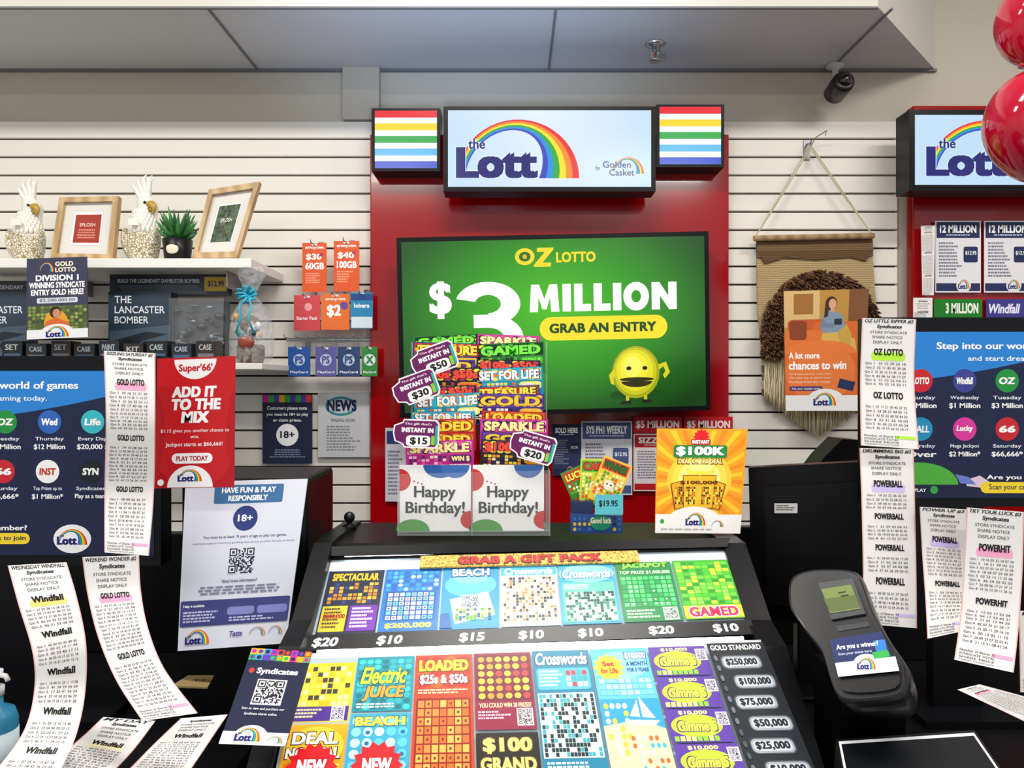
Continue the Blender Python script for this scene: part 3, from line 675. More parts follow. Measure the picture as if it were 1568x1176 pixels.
for k in range(8): g.ball(c+Vector((R.uniform(-.04, .04), -.03, R.uniform(.08, .17))), (.012, .01, .014), R.choice(['d8dce0|g', '2a3034|g', '7a98a8|g', 'c8a060|g']), 8, 6)
for k in range(10):
    a = k*.63; d = Vector((math.cos(a), -.6, math.sin(a)*.8)); q = c+Vector((0, -.02, .232))
    g.tube([q, q+d*.022+Vector((.006, 0, .004)), q+d*.036, q+d*.022-Vector((.008, 0, .006)), q], .004, '2aa8c4|g', 6)
for k in (-1, 1): g.tube([c+Vector((0, -.03, .23)), c+Vector((k*.02, -.05, .19)), c+Vector((k*.012, -.06, .15)), c+Vector((k*.03, -.055, .1))], .0035, '2aa8c4|g', 5)
g.done()

# ================================================================ MACRAME WALL HANGING
g = G('woven_wall_hanging'); D = 2.79; b = B(g, flat(D), 'weave')
pL, pR = F(1154, 365, 2.77), F(1338, 361, 2.77)
g.tube([pL, pR], .011, 'x|wood', 10)
def strip(pts, k, a=-.008, c=.0): b.slab(pts, a, c, k)
strip([(1158, 364), (1335, 361), (1336, 392), (1159, 395)], '7a6040|weave', -.008, .006)
strip([(1159, 393), (1336, 390), (1342, 470), (1340, 560), (1330, 600), (1178, 600), (1168, 560), (1160, 470)], 'bca474|weave', -.008, 0)
strip([(1159, 385), (1336, 383), (1325, 400), (1300, 394), (1250, 398), (1200, 395), (1170, 404)], '6a4c30|weave', -.002, .008)
for i in range(9):
    y = 500+i*12; c = ['8a7048|weave', 'c8b890|weave', '6e5438|weave'][i % 3]
    strip([(1166, y), (1202, y), (1202, y+11), (1167, y+11)], c, -.002, .007); strip([(1316, y), (1345-(i > 6)*4, y), (1344-(i > 6)*4, y+11), (1316, y+11)], c, -.002, .007)
for i in range(2200):
    a = R.uniform(-.12, math.pi+.12); rad = R.uniform(.70, 1.0); cx, cy = 1257, 510
    u = cx+92*rad*math.cos(a); v = cy-96*rad*math.sin(a)
    if i % 4 == 0: v = R.uniform(505, 545); u = R.choice([R.uniform(1166, 1193), R.uniform(1324, 1347)])
    p = F(u, v, D-.006); d = Vector((R.uniform(-.014, .014), -R.uniform(.012, .034), R.uniform(-.026, -.002)))
    g.tube([p, p+d*.6, p+d], [.0045, .004, .0012], R.choice(['5a3c28', '6b4a32', '4a3020', '7a563a', '8a6a4a' if rad < .8 else '54382a']), 4)
for i in range(230):
    u = 1171+(i % 115)*1.46; top = 556; dip = 668-abs(u-1255)**1.22*.26+R.uniform(-6, 3)
    dip = max(dip, 610); lay = .012 if i >= 115 else .004; p = F(u, top, D-lay); pts = [p]
    for k in range(1, 5): pts.append(F(u+R.uniform(-1.8, 1.8), top+(dip-top)*k/4, D-lay-R.uniform(0, .006)))
    g.tube(pts, [.0032, .0032, .003, .0027, .0018], R.choice(['e2d6b4', 'd0c29c', 'ece2c4', 'bcac84', 'dccfa8']), 4)
hk = F(1241, 224, 2.78)
for q in (pL, pR):
    for o in (-.004, .004):
        e = q+Vector((.008 if q is pL else -.008, 0, .008)); g.tube([e, (e+hk)/2+Vector((o, 0, -.003)), hk+Vector((o, 0, 0))], .0022, 'b8ae92', 5)
g.tube([(hk.x, -.021, hk.z+.02), (hk.x, -.06, hk.z+.01), (hk.x, -.07, hk.z+.02)], .003, '88888a|m'); g.box((hk.x-.012, -.026, hk.z-.04), (hk.x+.012, -.021, hk.z+.035), '88888a|m')
g.tube([hk, F(1250, 210, 2.78), F(1266, 200, 2.76), F(1264, 207, 2.74)], .002, '6a6a62', 5)
g.done()
g, b = sheet('chances_to_win_poster', (1200, 443, 1330, 630), 2.7, 'c9802a', 'g', corners=[(1200, 446), (1331, 442), (1320, 629), (1203, 629)], t=.002)
b.rect(1200, 443, 1330, 540, 'b98a3c'); b.rect(1200, 443, 1255, 500, 'd8b478'); b.rect(1215, 448, 1245, 480, 'a06a2c'); b.rect(1300, 443, 1330, 520, '7a4c26')
b.rr(1205, 488, 1262, 540, 8, 'c9581a'); b.rr(1245, 492, 1330, 545, 8, 'd8661e'); b.rr(1200, 505, 1300, 548, 8, 'e0742a'); b.rr(1208, 490, 1235, 520, 5, '8a3c14')
# woman sitting on a sofa (printed picture)
b.poly([(1262, 478), (1275, 474), (1290, 482), (1296, 500), (1290, 512), (1262, 512), (1256, 500)], '7f93ac')
b.circ(1273, 464, 9, '3a2418', 11); b.poly([(1264, 460), (1262, 486), (1268, 484), (1270, 466)], '3a2418'); b.circ(1275, 465, 6, 'd8a07c', 8); b.rect(1272, 471, 1278, 477, 'd8a07c')
b.poly([(1260, 510), (1292, 508), (1312, 520), (1318, 552), (1308, 554), (1300, 530), (1275, 528), (1258, 522)], 'd8b050'); b.poly([(1284, 508), (1298, 496), (1306, 512), (1302, 540), (1292, 540)], 'c9a040')
b.poly([(1260, 486), (1256, 500), (1276, 502), (1280, 496), (1266, 494)], '6d829c'); b.rr(1278, 488, 1290, 497, 1, '20242c')
b.poly([(1200, 540), (1330, 540), (1330, 606), (1200, 606)], 'e2651f'); b.circ(1258, 570, 57, 'ea7a2e', 46); b.circ(1258, 541, 57, 'ea7a2e', 20, a0=180, a1=360); b.rect(1200, 606, 1330, 630, 'f0f0f0')
b.T('A lot more', 1206, 539, 1256, 549, 'ffffff', .03); b.T('chances to win', 1206, 553, 1300, 566, 'ffffff', .03)
for i in range(3): b.T(['Syndicates are one of the ways', 'The easy way to share more', 'Purchase from this retailer'][i], 1207, 571+i*6, 1275, 575+i*6, 'fbe0d0', .0)
b.rr(1207, 592, 1262, 599, 3, '3a2a6a'); b.T('Ask your retailer today', 1210, 594, 1259, 598, 'ffffff', .01)
b.poly([(1290, 580), (1316, 586), (1312, 600), (1286, 594)], '23305c'); b.circ(1267, 612, 30, 'f0f0f0', 16); b.lott(1247, 602, 1285, 622); g.done()

# ================================================================ CEILING FITTINGS, BALLOONS
g = G('fire_sprinkler'); c = Vector((F(1003, 0, 2.62).x, -.22, zs))
g.lathe(c, [(0, .034, 0), (0, .036, -.004), (0, .02, -.012), (0, .012, -.014), (0, .010, -.03)], 'c4c6ca|m', 24)
for k in (-1, 1): g.tube([c+Vector((k*.008, 0, -.028)), c+Vector((k*.014, 0, -.04)), c+Vector((k*.008, 0, -.052)), c+Vector((0, 0, -.058))], .0025, 'c4c6ca|m', 6)
g.lathe(c, [(0, .004, -.05), (0, .022, -.06), (0, .022, -.063), (0, .004, -.064)], 'c4c6ca|m', 16); g.ball(c+Vector((0, 0, -.04)), (.003, .003, .01), 'c02020|g', 8, 6); g.done()
g = G('security_camera'); c = F(1285, 134, 2.70)
g.lathe(Vector((F(1277, 0, 2.8).x, -.05, zs)), [(0, .032, 0), (0, .032, -.012), (0, .012, -.018), (0, .010, -.045)], 'c8c8c4|g', 20)
g.tube([Vector((F(1277, 0, 2.8).x, -.05, zs-.04)), c+Vector((0, .03, .02))], .011, 'c8c8c4|g', 10)
M = Matrix.Rotation(math.radians(80), 3, 'X')
g.lathe(c, [(0, .03, -.05), (0, .038, -.045), (0, .04, .0), (0, .04, .035), (0, .036, .045), (0, .03, .048)], '141416|g', 24, 1, M)
g.ball(c+M@Vector((0, 0, .042)), .026, '050506|gloss', 20, 12); g.done()
g = G('balloon_cluster')
def balloon(c, r, rot=0):
    M = Matrix.Rotation(rot, 3, 'Y'); pr = []
    for i in range(22):
        t = math.pi*i/21; z = math.cos(t); rad = abs(math.sin(t))*(1-.12*max(0.0, -z)**1.5); pr.append((0, max(.0005, rad*r), z*r*(1.12 if z > 0 else 1.25)))
    pr += [(0, .006, -r*1.25), (0, .012, -r*1.33)]
    g.lathe(c, pr, 'b0042a|gloss', 36, 1, M)
balloon(F(1590, 28, 1.7), .088, .3); balloon(F(1590, 190, 1.65), .108, -.2); balloon(F(1660, 110, 1.85), .11, .8); balloon(F(1678, -40, 1.75), .11, -.5); balloon(F(1690, 230, 1.75), .11, 1)
g.tube([F(1640, 400, 1.75), F(1635, 150, 1.75), F(1630, -400, 1.75), Vector((1.35, 1.75-CAMD, 3.5))], .002, 'c0c0c0', 5)
g.done()

# ================================================================ COUNTERS
for x0, x1 in ((-2.6, -.47), (.55, 2.6)):
    g = G('service_counter')
    g.box((x0, .85-CAMD, .90), (x1, 1.9-CAMD, .945), '0a0b0d|k'); g.box((x0+.05, .95-CAMD, 0), (x1-.02, 1.85-CAMD, .9), '101114|k'); g.done(.004)
g = G('display_plinth'); g.box((-.44, 1.0-CAMD, 0), (.52, 1.75-CAMD, .9), '101114|k'); g.done(.004)
g = G('counter_partition'); g.box((-2.6, 1.80-CAMD, .945), (-.47, 1.84-CAMD, 1.235), '08090b|k'); g.done(.004)
g = G('counter_partition'); g.box((.55, 1.86-CAMD, .945), (2.6, 1.89-CAMD, 1.24), '08090b|k'); g.done(.004)

# ================================================================ SCRATCH TICKET DISPLAY CASE
tl, tr, mr_, ml = F(507, 860, 1.40), F(1109, 845, 1.40), F(1143, 948, 1.27), F(481, 972, 1.27)
l0, l1, l2, l3 = F(461, 1003, 1.20), F(1163, 982, 1.20), F(1278, 1262, 1.0), F(405, 1275, 1.0)
g = G('scratch_ticket_display_case')
prof = [(1.68, 1.285), (1.44, 1.290), (1.41, 1.25), (1.275, 1.145), (1.21, 1.13), (.99, .945), (.97, .935), (.97, .9), (1.68, .9)]
def prism(x0, x1, prof, k):
    a = [Vector((x0, d-CAMD, z)) for d, z in prof]; c = [Vector((x1, d-CAMD, z)) for d, z in prof]; n = len(prof)
    g.face(a, k); g.face(c[::-1], k)
    for i in range(n): g.face([a[i], c[i], c[(i+1) % n], a[(i+1) % n]], k)
prism(-.345, .405, prof, '08090b|k')
sp = [(1.68, 1.29), (1.47, 1.298), (1.41, 1.297), (1.27, 1.195), (1.20, 1.175), (.97, .985), (.96, .95), (.96, .9), (1.68, .9)]
prism(-.378, -.343, sp, '0a0b0e|k'); prism(.402, .445, sp, '0a0b0e|k')
b = B(g, plane((487, 833, 1.41), (1120, 820, 1.41), (507, 860, 1.395)), 'k')
b.slab([(490, 838), (1118, 824), (1112, 838), (504, 852)], -.01, .004, '08090b')
def onq(c, box): return B(g, quad(box, c), 't')
for (a, c, dz) in ((tl, tr, .012), (l0, l1, .002)):
    g.tube([a+Vector((.025, .005, dz)), c+Vector((-.025, .005, dz))], .0042, 'f4fbff|L', 8)
U = onq([tl, tr, mr_, ml], (0, 0, 700, 150)); U.slab([(-3, -3), (703, -3), (703, 154), (-3, 154)], -.004, 0, '9fb0bc')
def title(b, s, x0, y0, x1, y1, c, o='10101a', bo=.05, sh=0): b.T(s, x0-1.5, y0-1.5, x1+1.5, y1+1.5, o, bo+.05, sh); b.l += 2; b.T(s, x0, y0, x1, y1, c, bo, sh, inc=True)
def tick(b, x, bg): b.rect(x+1.5, 22, x+98.5, 150, bg)
b = U
b.rect(0, 0, 700, 22, 'e8f0f4')
tick(b, 0, '1a2440'); title(b, 'SPECTACULAR', 10, 28, 90, 44, 'e8b82a'); b.grid(8, 48, 92, 92, 10, 6, ['d89a2a', 'e8c23a', '2a3a7a', 'b8741a', '14203a'], .8); b.rect(4, 96, 46, 146, 'd8b82a'); b.rect(50, 96, 96, 146, '6a2a9a'); b.greek(54, 100, 92, 142, 6, 'e8d8f0'); b.greek(8, 100, 42, 142, 6, '3a2a10'); b.T('$200,000', 8, 112, 44, 122, 'a01a10', .04)
tick(b, 100, '1a6ab8'); b.grid(104, 26, 196, 70, 9, 5, ['4aa8e8', '2a88d0', 'a8dcf8', '1a5aa8'], .85, circ=True); b.rr(108, 70, 192, 130, 4, '0d4c94'); b.grid(110, 72, 190, 128, 8, 6, ['d8e8f8', 'c8e8f8', '6ac8f0'], .75); b.grid(110, 72, 190, 128, 8, 6, ['1a5a9a', 'c83a2a', None], .35); b.T('$200,000', 112, 134, 188, 145, 'ffe84a', .04)
tick(b, 200, '2a8ac8'); b.circ(250, 60, 44, '56b0dc', 26); b.circ(250, 46, 30, '7ac4e4', 12); b.poly([(216, 90), (280, 76), (292, 124), (226, 140)], 'e8f4d0'); b.qr(236, 84, 264, 108, '1a3a5a', 'e8f4e8'); b.grid(226, 110, 286, 134, 10, 5, ['5a9a3a', '1a5a8a', None, 'b8d04a'], .85); b.poly([(202, 120), (216, 118), (222, 148), (202, 148)], '1a5a9a'); title(b, 'BEACH', 218, 26, 282, 42, 'ffffff', '0a4a8a')
tick(b, 300, 'dfe0dc'); b.rect(302, 24, 398, 44, '3aa0c8'); b.T('Crosswords', 308, 28, 392, 42, 'ffffff', .04, .2); b.grid(306, 48, 394, 140, 17, 15, ['1c2a30', 'f4f4f0', 'f4f4f0', 'e87a3a', 'f4b48a'], .9)
tick(b, 400, '2a98c0'); b.circ(450, 44, 48, '7ac8e0', 20); title(b, 'Crosswords', 408, 34, 492, 54, 'e8f8ff', '0a5a8a', .04, .2); b.rect(406, 64, 494, 146, '58b4a0'); b.grid(410, 84, 492, 144, 16, 11, ['0e2e30', 'e4f4ec', 'e4f4ec', '2a7a5a'], .9); b.greek(410, 68, 470, 80, 3, 'f4f4f4')
tick(b, 500, '0e7a3c'); title(b, 'JACKPOT', 512, 24, 592, 38, '8cf04a', '053a1c', .06); b.T('TOP PRIZE $1,000,000', 506, 42, 594, 50, 'd8f8c8', .02); b.grid(506, 54, 594, 120, 9, 7, ['2fb85a', '58d878', '149048'], .8); b.grid(508, 56, 592, 118, 9, 7, ['e4f8e0', None, None], .4, circ=True); b.greek(508, 126, 565, 145, 3, 'b8e8c0'); b.qr(570, 124, 590, 146, '0a3a1a', 'd8f0d8')
tick(b, 600, '3aa02a'); b.grid(604, 26, 696, 120, 8, 12, ['6ac83a', '48b030', 'c8e83a', '8ad84a', '2a8a2a'], .85); b.rect(602, 122, 698, 148, 'd8c42a'); title(b, 'GAMED', 610, 125, 690, 145, 'e82a5a', 'ffffff', .05)
b.slab([(160, -2), (545, -2), (545, 24), (160, 24)], .004, .008, 'x|glit'); b.l = 150; b.T('GRAB A GIFT PACK', 226, 3, 481, 22, '3a0608', .08); b.l = 156; b.T('GRAB A GIFT PACK', 228, 5, 479, 20, 'd81a20', .05)
ps = [F(478, 973, 1.262), F(1146, 950, 1.262), F(1154, 970, 1.24), F(468, 996, 1.24)]
b = B(g, quad((0, 0, 700, 22), ps), 't'); b.slab([(-4, -1), (704, -1), (704, 23), (-4, 23)], -.012, 0, '0a0b0d')
for x, s in zip((6, 108, 238, 332, 426, 538, 640), ('$20', '$10', '$15', '$10', '$10', '$20', '$10')): b.T(s, x, 4, x+40, 19, 'f2f2f2', .03)
# lower tier
b = onq([l0, l1, l2, l3], (0, 0, 800, 300)); b.slab([(-3, -3), (803, -3), (803, 303), (-3, 303)], -.004, 0, 'a8b4bc'); b.rect(0, 0, 800, 8, 'eef6fa')
def tk(i, bg, y0=8, y1=300, w=1): b.rect(i*100+1.5, y0, (i+w)*100-1.5, y1, bg)
tk(0, 'e8c81a', 18, 128); b.grid(6, 24, 94, 100, 9, 7, ['f8e84a', '3a3a3a', 'f0b81a', 'f8f0a0'], .8); b.rect(4, 100, 96, 126, '4a2a8a'); b.greek(8, 104, 60, 122, 3, 'f0e0a0'); b.qr(70, 102, 88, 124, '201040', 'f0e8f8'); tk(0, 'f0a81a', 132, 300); b.circ(50, 170, 46, 'f8c83a', 34)
title(b, 'DEAL', 14, 146, 86, 166, 'ffffff', '20180a'); title(b, 'NO DEAL', 8, 172, 92, 190, 'ffffff', '20180a'); b.grid(6, 196, 94, 280, 6, 5, ['f8d84a', 'e07a1a'], .8)
tk(1, '1c8c9c', 10, 112); b.grid(104, 14, 196, 110, 7, 9, ['28a8b0', '14707c', '3ac8c0'], .9, circ=True); title(b, 'Electric', 110, 30, 188, 62, 'c8f83a', '0a4a50', .03, .3); title(b, 'JUICE', 116, 66, 186, 94, 'f8a03a', '0a4a50', .05, .2); b.greek(108, 98, 190, 108, 2, 'e8f8f0')
tk(1, '3aa0c0', 116, 300); b.grid(104, 120, 196, 250, 5, 7, ['8ae0f0', '58c0dc', 'b8ecf4'], .85, circ=True); b.grid(104, 140, 196, 250, 5, 6, ['1a6a9a', None], .4, circ=True); title(b, 'BEACH', 110, 122, 190, 138, 'ffe84a', '0a5a7a')
tk(2, 'd8401a', 10, 300); b.grid(204, 12, 296, 74, 4, 3, ['e8601a', 'c82a14'], .95, circ=True); title(b, 'LOADED', 208, 20, 292, 42, 'ffd83a', '3a0a06', .08); title(b, '$25s & $50s', 210, 48, 290, 68, 'ffffff', '3a0a06', .05); b.greek(208, 76, 290, 86, 2, 'ffe0b0'); b.rr(206, 92, 294, 250, 4, '8a1c10'); b.grid(208, 95, 292, 248, 7, 10, ['f08a3a', 'f8b050', 'e86a2a'], .82); b.grid(208, 95, 292, 248, 7, 10, ['8a2a10', None], .35, circ=True)
tk(3, '8a1a3c', 10, 150); b.rect(304, 14, 396, 100, '6a1030'); b.grid(306, 16, 394, 98, 6, 6, ['e8c83a', 'c8952a', 'd8b040', 'c83a3a'], .8, circ=True); b.T('YOU COULD WIN 20 PRIZES!', 308, 104, 392, 112, 'ffe8b0', .02); b.greek(306, 118, 360, 134, 3, 'e8b8c8'); b.qr(370, 116, 392, 142, '301020', 'f0e8e8')
tk(3, '1a1814', 156, 300); title(b, '$100', 312, 164, 388, 190, 'f0d878', '5a4210', .05); title(b, 'GRAND', 308, 196, 392, 218, 'f0d878', '5a4210', .05); b.grid(306, 224, 394, 290, 5, 4, ['c8a848', '8a6a20'], .8)
tk(4, '1a7c9c', 10, 230); title(b, 'Crosswords', 406, 14, 494, 38, 'ffffff', '0a4460', .03, .2); b.rr(406, 44, 494, 84, 6, '48b0c4'); b.greek(410, 48, 450, 80, 5, 'e8f8fc'); b.grid(454, 48, 490, 80, 4, 3, ['e8f4f4', 'd83a4a', '38a0b0'], .8); b.rect(404, 90, 496, 200, 'c8dcd8'); b.grid(406, 92, 494, 198, 16, 14, ['122830', 'f4f8f4', 'f4f8f4', '38a0b0', '122830'], .9); b.greek(408, 206, 490, 224, 3, 'd0e8f0'); tk(4, 'c0402a', 234, 300)
tk(5, '58b8e0', 10, 240); b.circ(550, 42, 44, '88d0f0', 26); b.star(528, 46, 20, 27, 12, 'f8c81a'); b.T('Set', 518, 34, 538, 44, 'c0301a', .05); b.T('for Life', 514, 47, 542, 57, 'c0301a', .05); title(b, '$10,000', 558, 18, 594, 32, 'ffffff', '1a5a9a', .04); b.T('A MONTH', 558, 36, 594, 44, '1a4a8a', .03); b.T('FOR 5 YEARS', 558, 48, 594, 55, '1a4a8a', .03); b.grid(506, 66, 594, 98, 8, 3, ['a8e0f4', '78c8ec'], .8)
b.rect(502, 104, 598, 160, '2a9ac8'); b.poly([(502, 150), (560, 140), (598, 156), (598, 238), (502, 238)], 'f0dca8'); b.poly([(566, 100), (586, 138), (566, 136)], 'ffffff'); b.poly([(562, 106), (562, 136), (546, 134)], 'f4f4f4'); b.poly([(540, 140), (592, 142), (584, 150), (548, 149)], 'e8e8f0'); b.grid(506, 110, 546, 200, 4, 7, ['e0f0f8', 'f0c04a', None, None], .8, circ=True); b.grid(540, 165, 594, 225, 6, 5, ['e86a3a', 'f8e8c0', '48b0d0', 'f0f0f0', None], .7, circ=True); tk(5, 'd8b03a', 244, 300)
for k in range(5):
    y = 10+k*58; tk(6, '5a3a9c', y, y+55); b.circ(646, y+28, 40, 'b8d83a', 19); title(b, 'Gimme 5', 616, y+20, 678, y+37, 'f8f04a', '3a1a6a', .05, .2); b.T('$10,000', 622, y+3, 668, y+10, 'ffe8a0', .04); b.grid(606, y+44, 676, y+54, 8, 1, ['e0f080', '8ac83a'], .8); b.qr(682, y+8, 696, y+26, '201040', 'e8e0f0')
tk(7, '20242a', 10, 300); b.T('GOLD STANDARD', 706, 14, 792, 24, 'd8d8d8', .03)
for k, s in enumerate(['$250,000', '$100,000', '$75,000', '$50,000', '$25,000', '$10,000', '$5,000']):
    x = 716+(k % 2)*10; b.rr(x, 34+k*36, x+68, 60+k*36, 9, '484e56'); b.rr(x+2, 36+k*36, x+66, 58+k*36, 8, '9aa2aa'); b.rr(x+5, 39+k*36, x+63, 55+k*36, 6, 'c4cad0'); b.T(s, x+8, 40+k*36, x+60, 54+k*36, '20242a', .05)
b.grid(704, 30, 714, 290, 1, 14, ['48505a', '6a727c'], .6, circ=True)
for x in (50, 148):
    b.l += 2; b.star(x+5, 210, 32, 40, 14, 'e01a24'); title(b, 'NEW', x-17, 198, x+27, 221, 'ffffff', 'a01018', .06)
g.done()

g = G('webcam'); c = F(535, 812, 1.6); c.z = 1.30; g.lathe(c+Vector((0, 0, -.012)), [(0, .016, 0), (0, .016, .006), (0, .006, .01), (0, .006, .018)], '141518|k', 14); g.ball(c+Vector((0, 0, .012)), .012, '141518|g', 14, 10); g.done()

# ================================================================ GREETING CARD & TICKET RACK
g = G('gift_ticket_rack')
def rotmap(b, cx, cy, w, h, rot):
    old = b.mp; ca, sa = math.cos(math.radians(rot)), math.sin(math.radians(rot))
    b.mp = lambda x, y: old(cx+(x-50)/100*w*ca-(y-50)/100*h*sa, cy+(x-50)/100*w*sa+(y-50)/100*h*ca)
def tcard(cx, cy, w, h, D, rot, bg, ttl, tc, pat):
    b = B(g, flat(D), 't'); rotmap(b, cx, cy, w, h, rot)
    b.slab([(0, 0), (100, 0), (100, 100), (0, 100)], -.001, 0, bg)
    b.rect(2, 3, 98, 42, pat[0]); b.grid(2, 3, 98, 42, 9, 3, pat, .9, circ=True); title(b, ttl, 6, 8, 94, 38, tc, '101018', .06); b.grid(4, 46, 60, 96, 9, 5, pat+[bg, 'f0ead0'], .8); b.rr(64, 46, 97, 72, 8, pat[1]); b.T('WIN $', 67, 50, 94, 68, tc, .06); b.greek(64, 76, 96, 94, 3, 'e8e0d0')
cols = [('1c3a8a', 'TREASURE', 'ffe04a', ['d8202a', 'f0c01a', '1c6a3a']), ('1a1a2a', '$100s $50s', 'ff4a3a', ['2a2a3a', 'e8a01a', 'c02a5a', 'f8e04a']), ('b01a1a', 'LOADED', 'ffd83a', ['e04a1a', '8a1010', 'f8a03a']), ('2a7a2a', 'GAMED', '7af04a', ['0a3a1a', '48b03a', 'e8e83a']), ('3a2a7a', 'GOLD', 'f0c83a', ['6a3aa0', 'e8b83a', '20204a']), ('1a8aa8', 'SET FOR LIFE', 'ffffff', ['2ab0c8', 'f0e04a', 'e86a2a']), ('c0208a', 'SPARKLE', 'fff0a0', ['e04aa0', '5a1a6a', 'f8c0e0'])]
order = [[0, 1, 5, 2, 6], [3, 5, 4, 6, 1]]
for col, cx in ((0, 683), (1, 783)):
    for r, y in enumerate((549, 587, 627, 666, 699)):
        bg, t, tc, pat = cols[order[col][r]]
        tcard(cx+R.uniform(-3, 3)+(-8+14*col)*(r > 2), y, 104, 48, 1.565-r*.012, R.uniform(-3, 3), bg, t, tc, pat)
        bg, t, tc, pat = cols[(order[col][r]+3) % 7]
        tcard(cx+R.uniform(-6, 6), y-16, 98, 40, 1.569-r*.012, R.uniform(-3, 3), bg, t, tc, pat)
def bcard(x0, flip):
    b = B(g, flat(1.485), 'p'); x1 = x0+109; b.slab([(x0, 712), (x1, 712), (x1, 813), (x0, 813)], -.002, 0, 'f4f3f0')
    b.circ(x0, 735, 17, 'c8281e', a0=-90, a1=90)
    if not flip: b.circ(x0+62, 712, 26, '2a5ea8', 20, a0=0, a1=180)
    b.circ(x0+85, 712, 22, '3a6ab0', 20, a0=0, a1=180); b.circ(x1, 796, 16, 'c8281e', 14, a0=90, a1=270); b.circ(x0+20, 813, 26, '4a9a3a', 18, a0=180, a1=360)
    for i in range(5): b.circ(x0+10+i*6, 733+i*2, 1.4, 'c8281e', n=8, inc=False)
    b.T('Happy', x0+22, 744, x0+86, 767, '17181c', .02); b.T('Birthday!', x0+9, 768, x0+100, 791, '17181c', .02)
bcard(612, 0); bcard(724, 1)
b = B(g, flat(1.475), 'p')
b.slab([(609, 726), (842, 720), (842, 820), (609, 820)], 0, .002, 'x|glass')
for x in (609, 722, 841): b.slab([(x, 722), (x+1.5, 722), (x+1.5, 820), (x, 820)], -.06, .004, 'd8e0e4|edge')
b.slab([(609, 815), (842, 813), (842, 820), (609, 820)], -.10, .002, 'a8b0b4|edge')
for x in (630, 836):
    bb = B(g, flat(1.58), 'p'); bb.slab([(x, 524), (x+2, 524), (x+2, 800), (x, 800)], -.002, 0, 'c0c6ca|edge')
def tag(cx, cy, rot, price, D):
    b = B(g, flat(D), 't'); rotmap(b, cx, cy, 74, 44, rot)
    sh = [(4, 22), (22, 10), (24, 0), (92, 0), (98, 12), (98, 84), (92, 100), (26, 100), (22, 88), (6, 78), (2, 50)]
    b.slab(sh, -.001, 0, 'f4eef2'); b.poly([(50+(x-50)*.94, 50+(y-50)*.9) for x, y in sh], '6a1a5a')
    b.T("The gift that's", 26, 12, 82, 22, 'f8d8e8', .02); b.T('INSTANT IN', 20, 29, 86, 46, 'ffffff', .06); b.rr(30, 56, 80, 94, 10, 'f6f4f2'); b.T(price, 38, 62, 74, 90, '101014', .03); b.rect(90, 20, 95, 86, '2ab0a0'); b.rect(82, 56, 89, 88, '8ac83a')
tag(664, 551, -20, '$50', 1.50); tag(636, 594, -20, '$30', 1.49); tag(637, 664, 2, '$15', 1.475); tag(815, 684, 16, '$20', 1.475)
g.done()

# ---- ticket fan on stand
g = G('ticket_gift_fan')
for i, (cx, cy, rot, (bg, t, tc, pat)) in enumerate([(893, 748, -24, ('3a8a2a', 'LUCKY', 'ffe84a', ['e03a2a', '6ab83a', 'f8e04a', 'f4f4e0'])), (911, 738, 2, ('c8d83a', 'CASH', 'e03a2a', ['58a83a', 'e86a2a', 'fff8a0'])), (934, 738, 22, ('f0c83a', 'WINNER', '2a6a2a', ['e84a3a', '48a03a', 'ffe880', 'f4f4e0']))]):
    b = B(g, flat(1.50-i*.008), 't'); rotmap(b, cx, cy, 46, 70, rot)
    b.slab([(0, 0), (100, 0), (100, 100), (0, 100)], -.001, 0, bg); b.rect(5, 4, 95, 28, pat[0]); title(b, t, 10, 8, 90, 24, tc, '103010', .06); b.grid(6, 30, 94, 94, 8, 8, pat+[None], .85, circ=True); b.circ(50, 58, 18, 'f0f0d8', 11); b.circ(43, 56, 3, '202020', 2); b.circ(57, 56, 3, '202020', 2)
b = B(g, flat(1.475), 't'); b.slab([(875, 768), (908, 768), (908, 814), (875, 814)], -.03, 0, '1d2a50'); b.slab([(874, 786), (953, 790), (953, 816), (874, 816)], -.02, .002, '274a86'); b.l = 50
b.grid(876, 790, 952, 814, 10, 3, ['3a6ab0', '1c2a50', 'd0b040', None], .7, circ=True); b.circ(920, 800, 16, '1a8a6a', 12); b.T('Good luck', 904, 792, 936, 801, 'f0e8c0', .03)
b = B(g, flat(1.465), 'p'); b.slab([(911, 758), (954, 757), (954, 788), (911, 788)], -.001, 0, '5fc2cc'); b.T('$19.95', 917, 766, 946, 777, '141418', .02); g.done()

# ---- $100K poster
g, b = sheet('instant_prize_poster', (1003, 655, 1145, 818), 1.5, 'f4a01e', 't', corners=[(1006, 656, 1.51), (1145, 657, 1.51), (1133, 817, 1.48), (1003, 816, 1.48)])
cx, cy = 1073, 735
def clipray(a):
    dx, dy = math.cos(a), math.sin(a); t = min((1142-cx)/dx if dx > 0 else (1005-cx)/dx if dx < 0 else 1e9, (790-cy)/dy if dy > 0 else (658-cy)/dy if dy < 0 else 1e9); return (cx+dx*t, cy+dy*t)
for i in range(32):
    a = 2*math.pi*i/32+.01; b.poly([(cx, cy), clipray(a), clipray(a+math.pi/32)], ['ee8a1e', 'fbc62a'][i % 2], False)
b.l += 1; b.circ(cx, cy, 52, 'fbc83a', 46); b.circ(cx, cy, 44, 'fbd84a', 40); b.circ(cx, cy, 34, 'fdec8a', 30)
b.star(1073, 668, 10, 13, 12, 'e01a24'); b.rr(1057, 671, 1088, 681, 3, 'c01a24'); b.T('INSTANT', 1059, 673, 1086, 679, 'ffffff', .05); b.rr(1030, 681, 1115, 701, 4, '1f8a3a'); title(b, '$100K', 1034, 683, 1111, 699, 'ffffff', '0f6a2a', .06); title(b, 'DEAL OR NO DEAL', 1038, 703, 1108, 710, 'fff0a0', '8a3a10', .03)
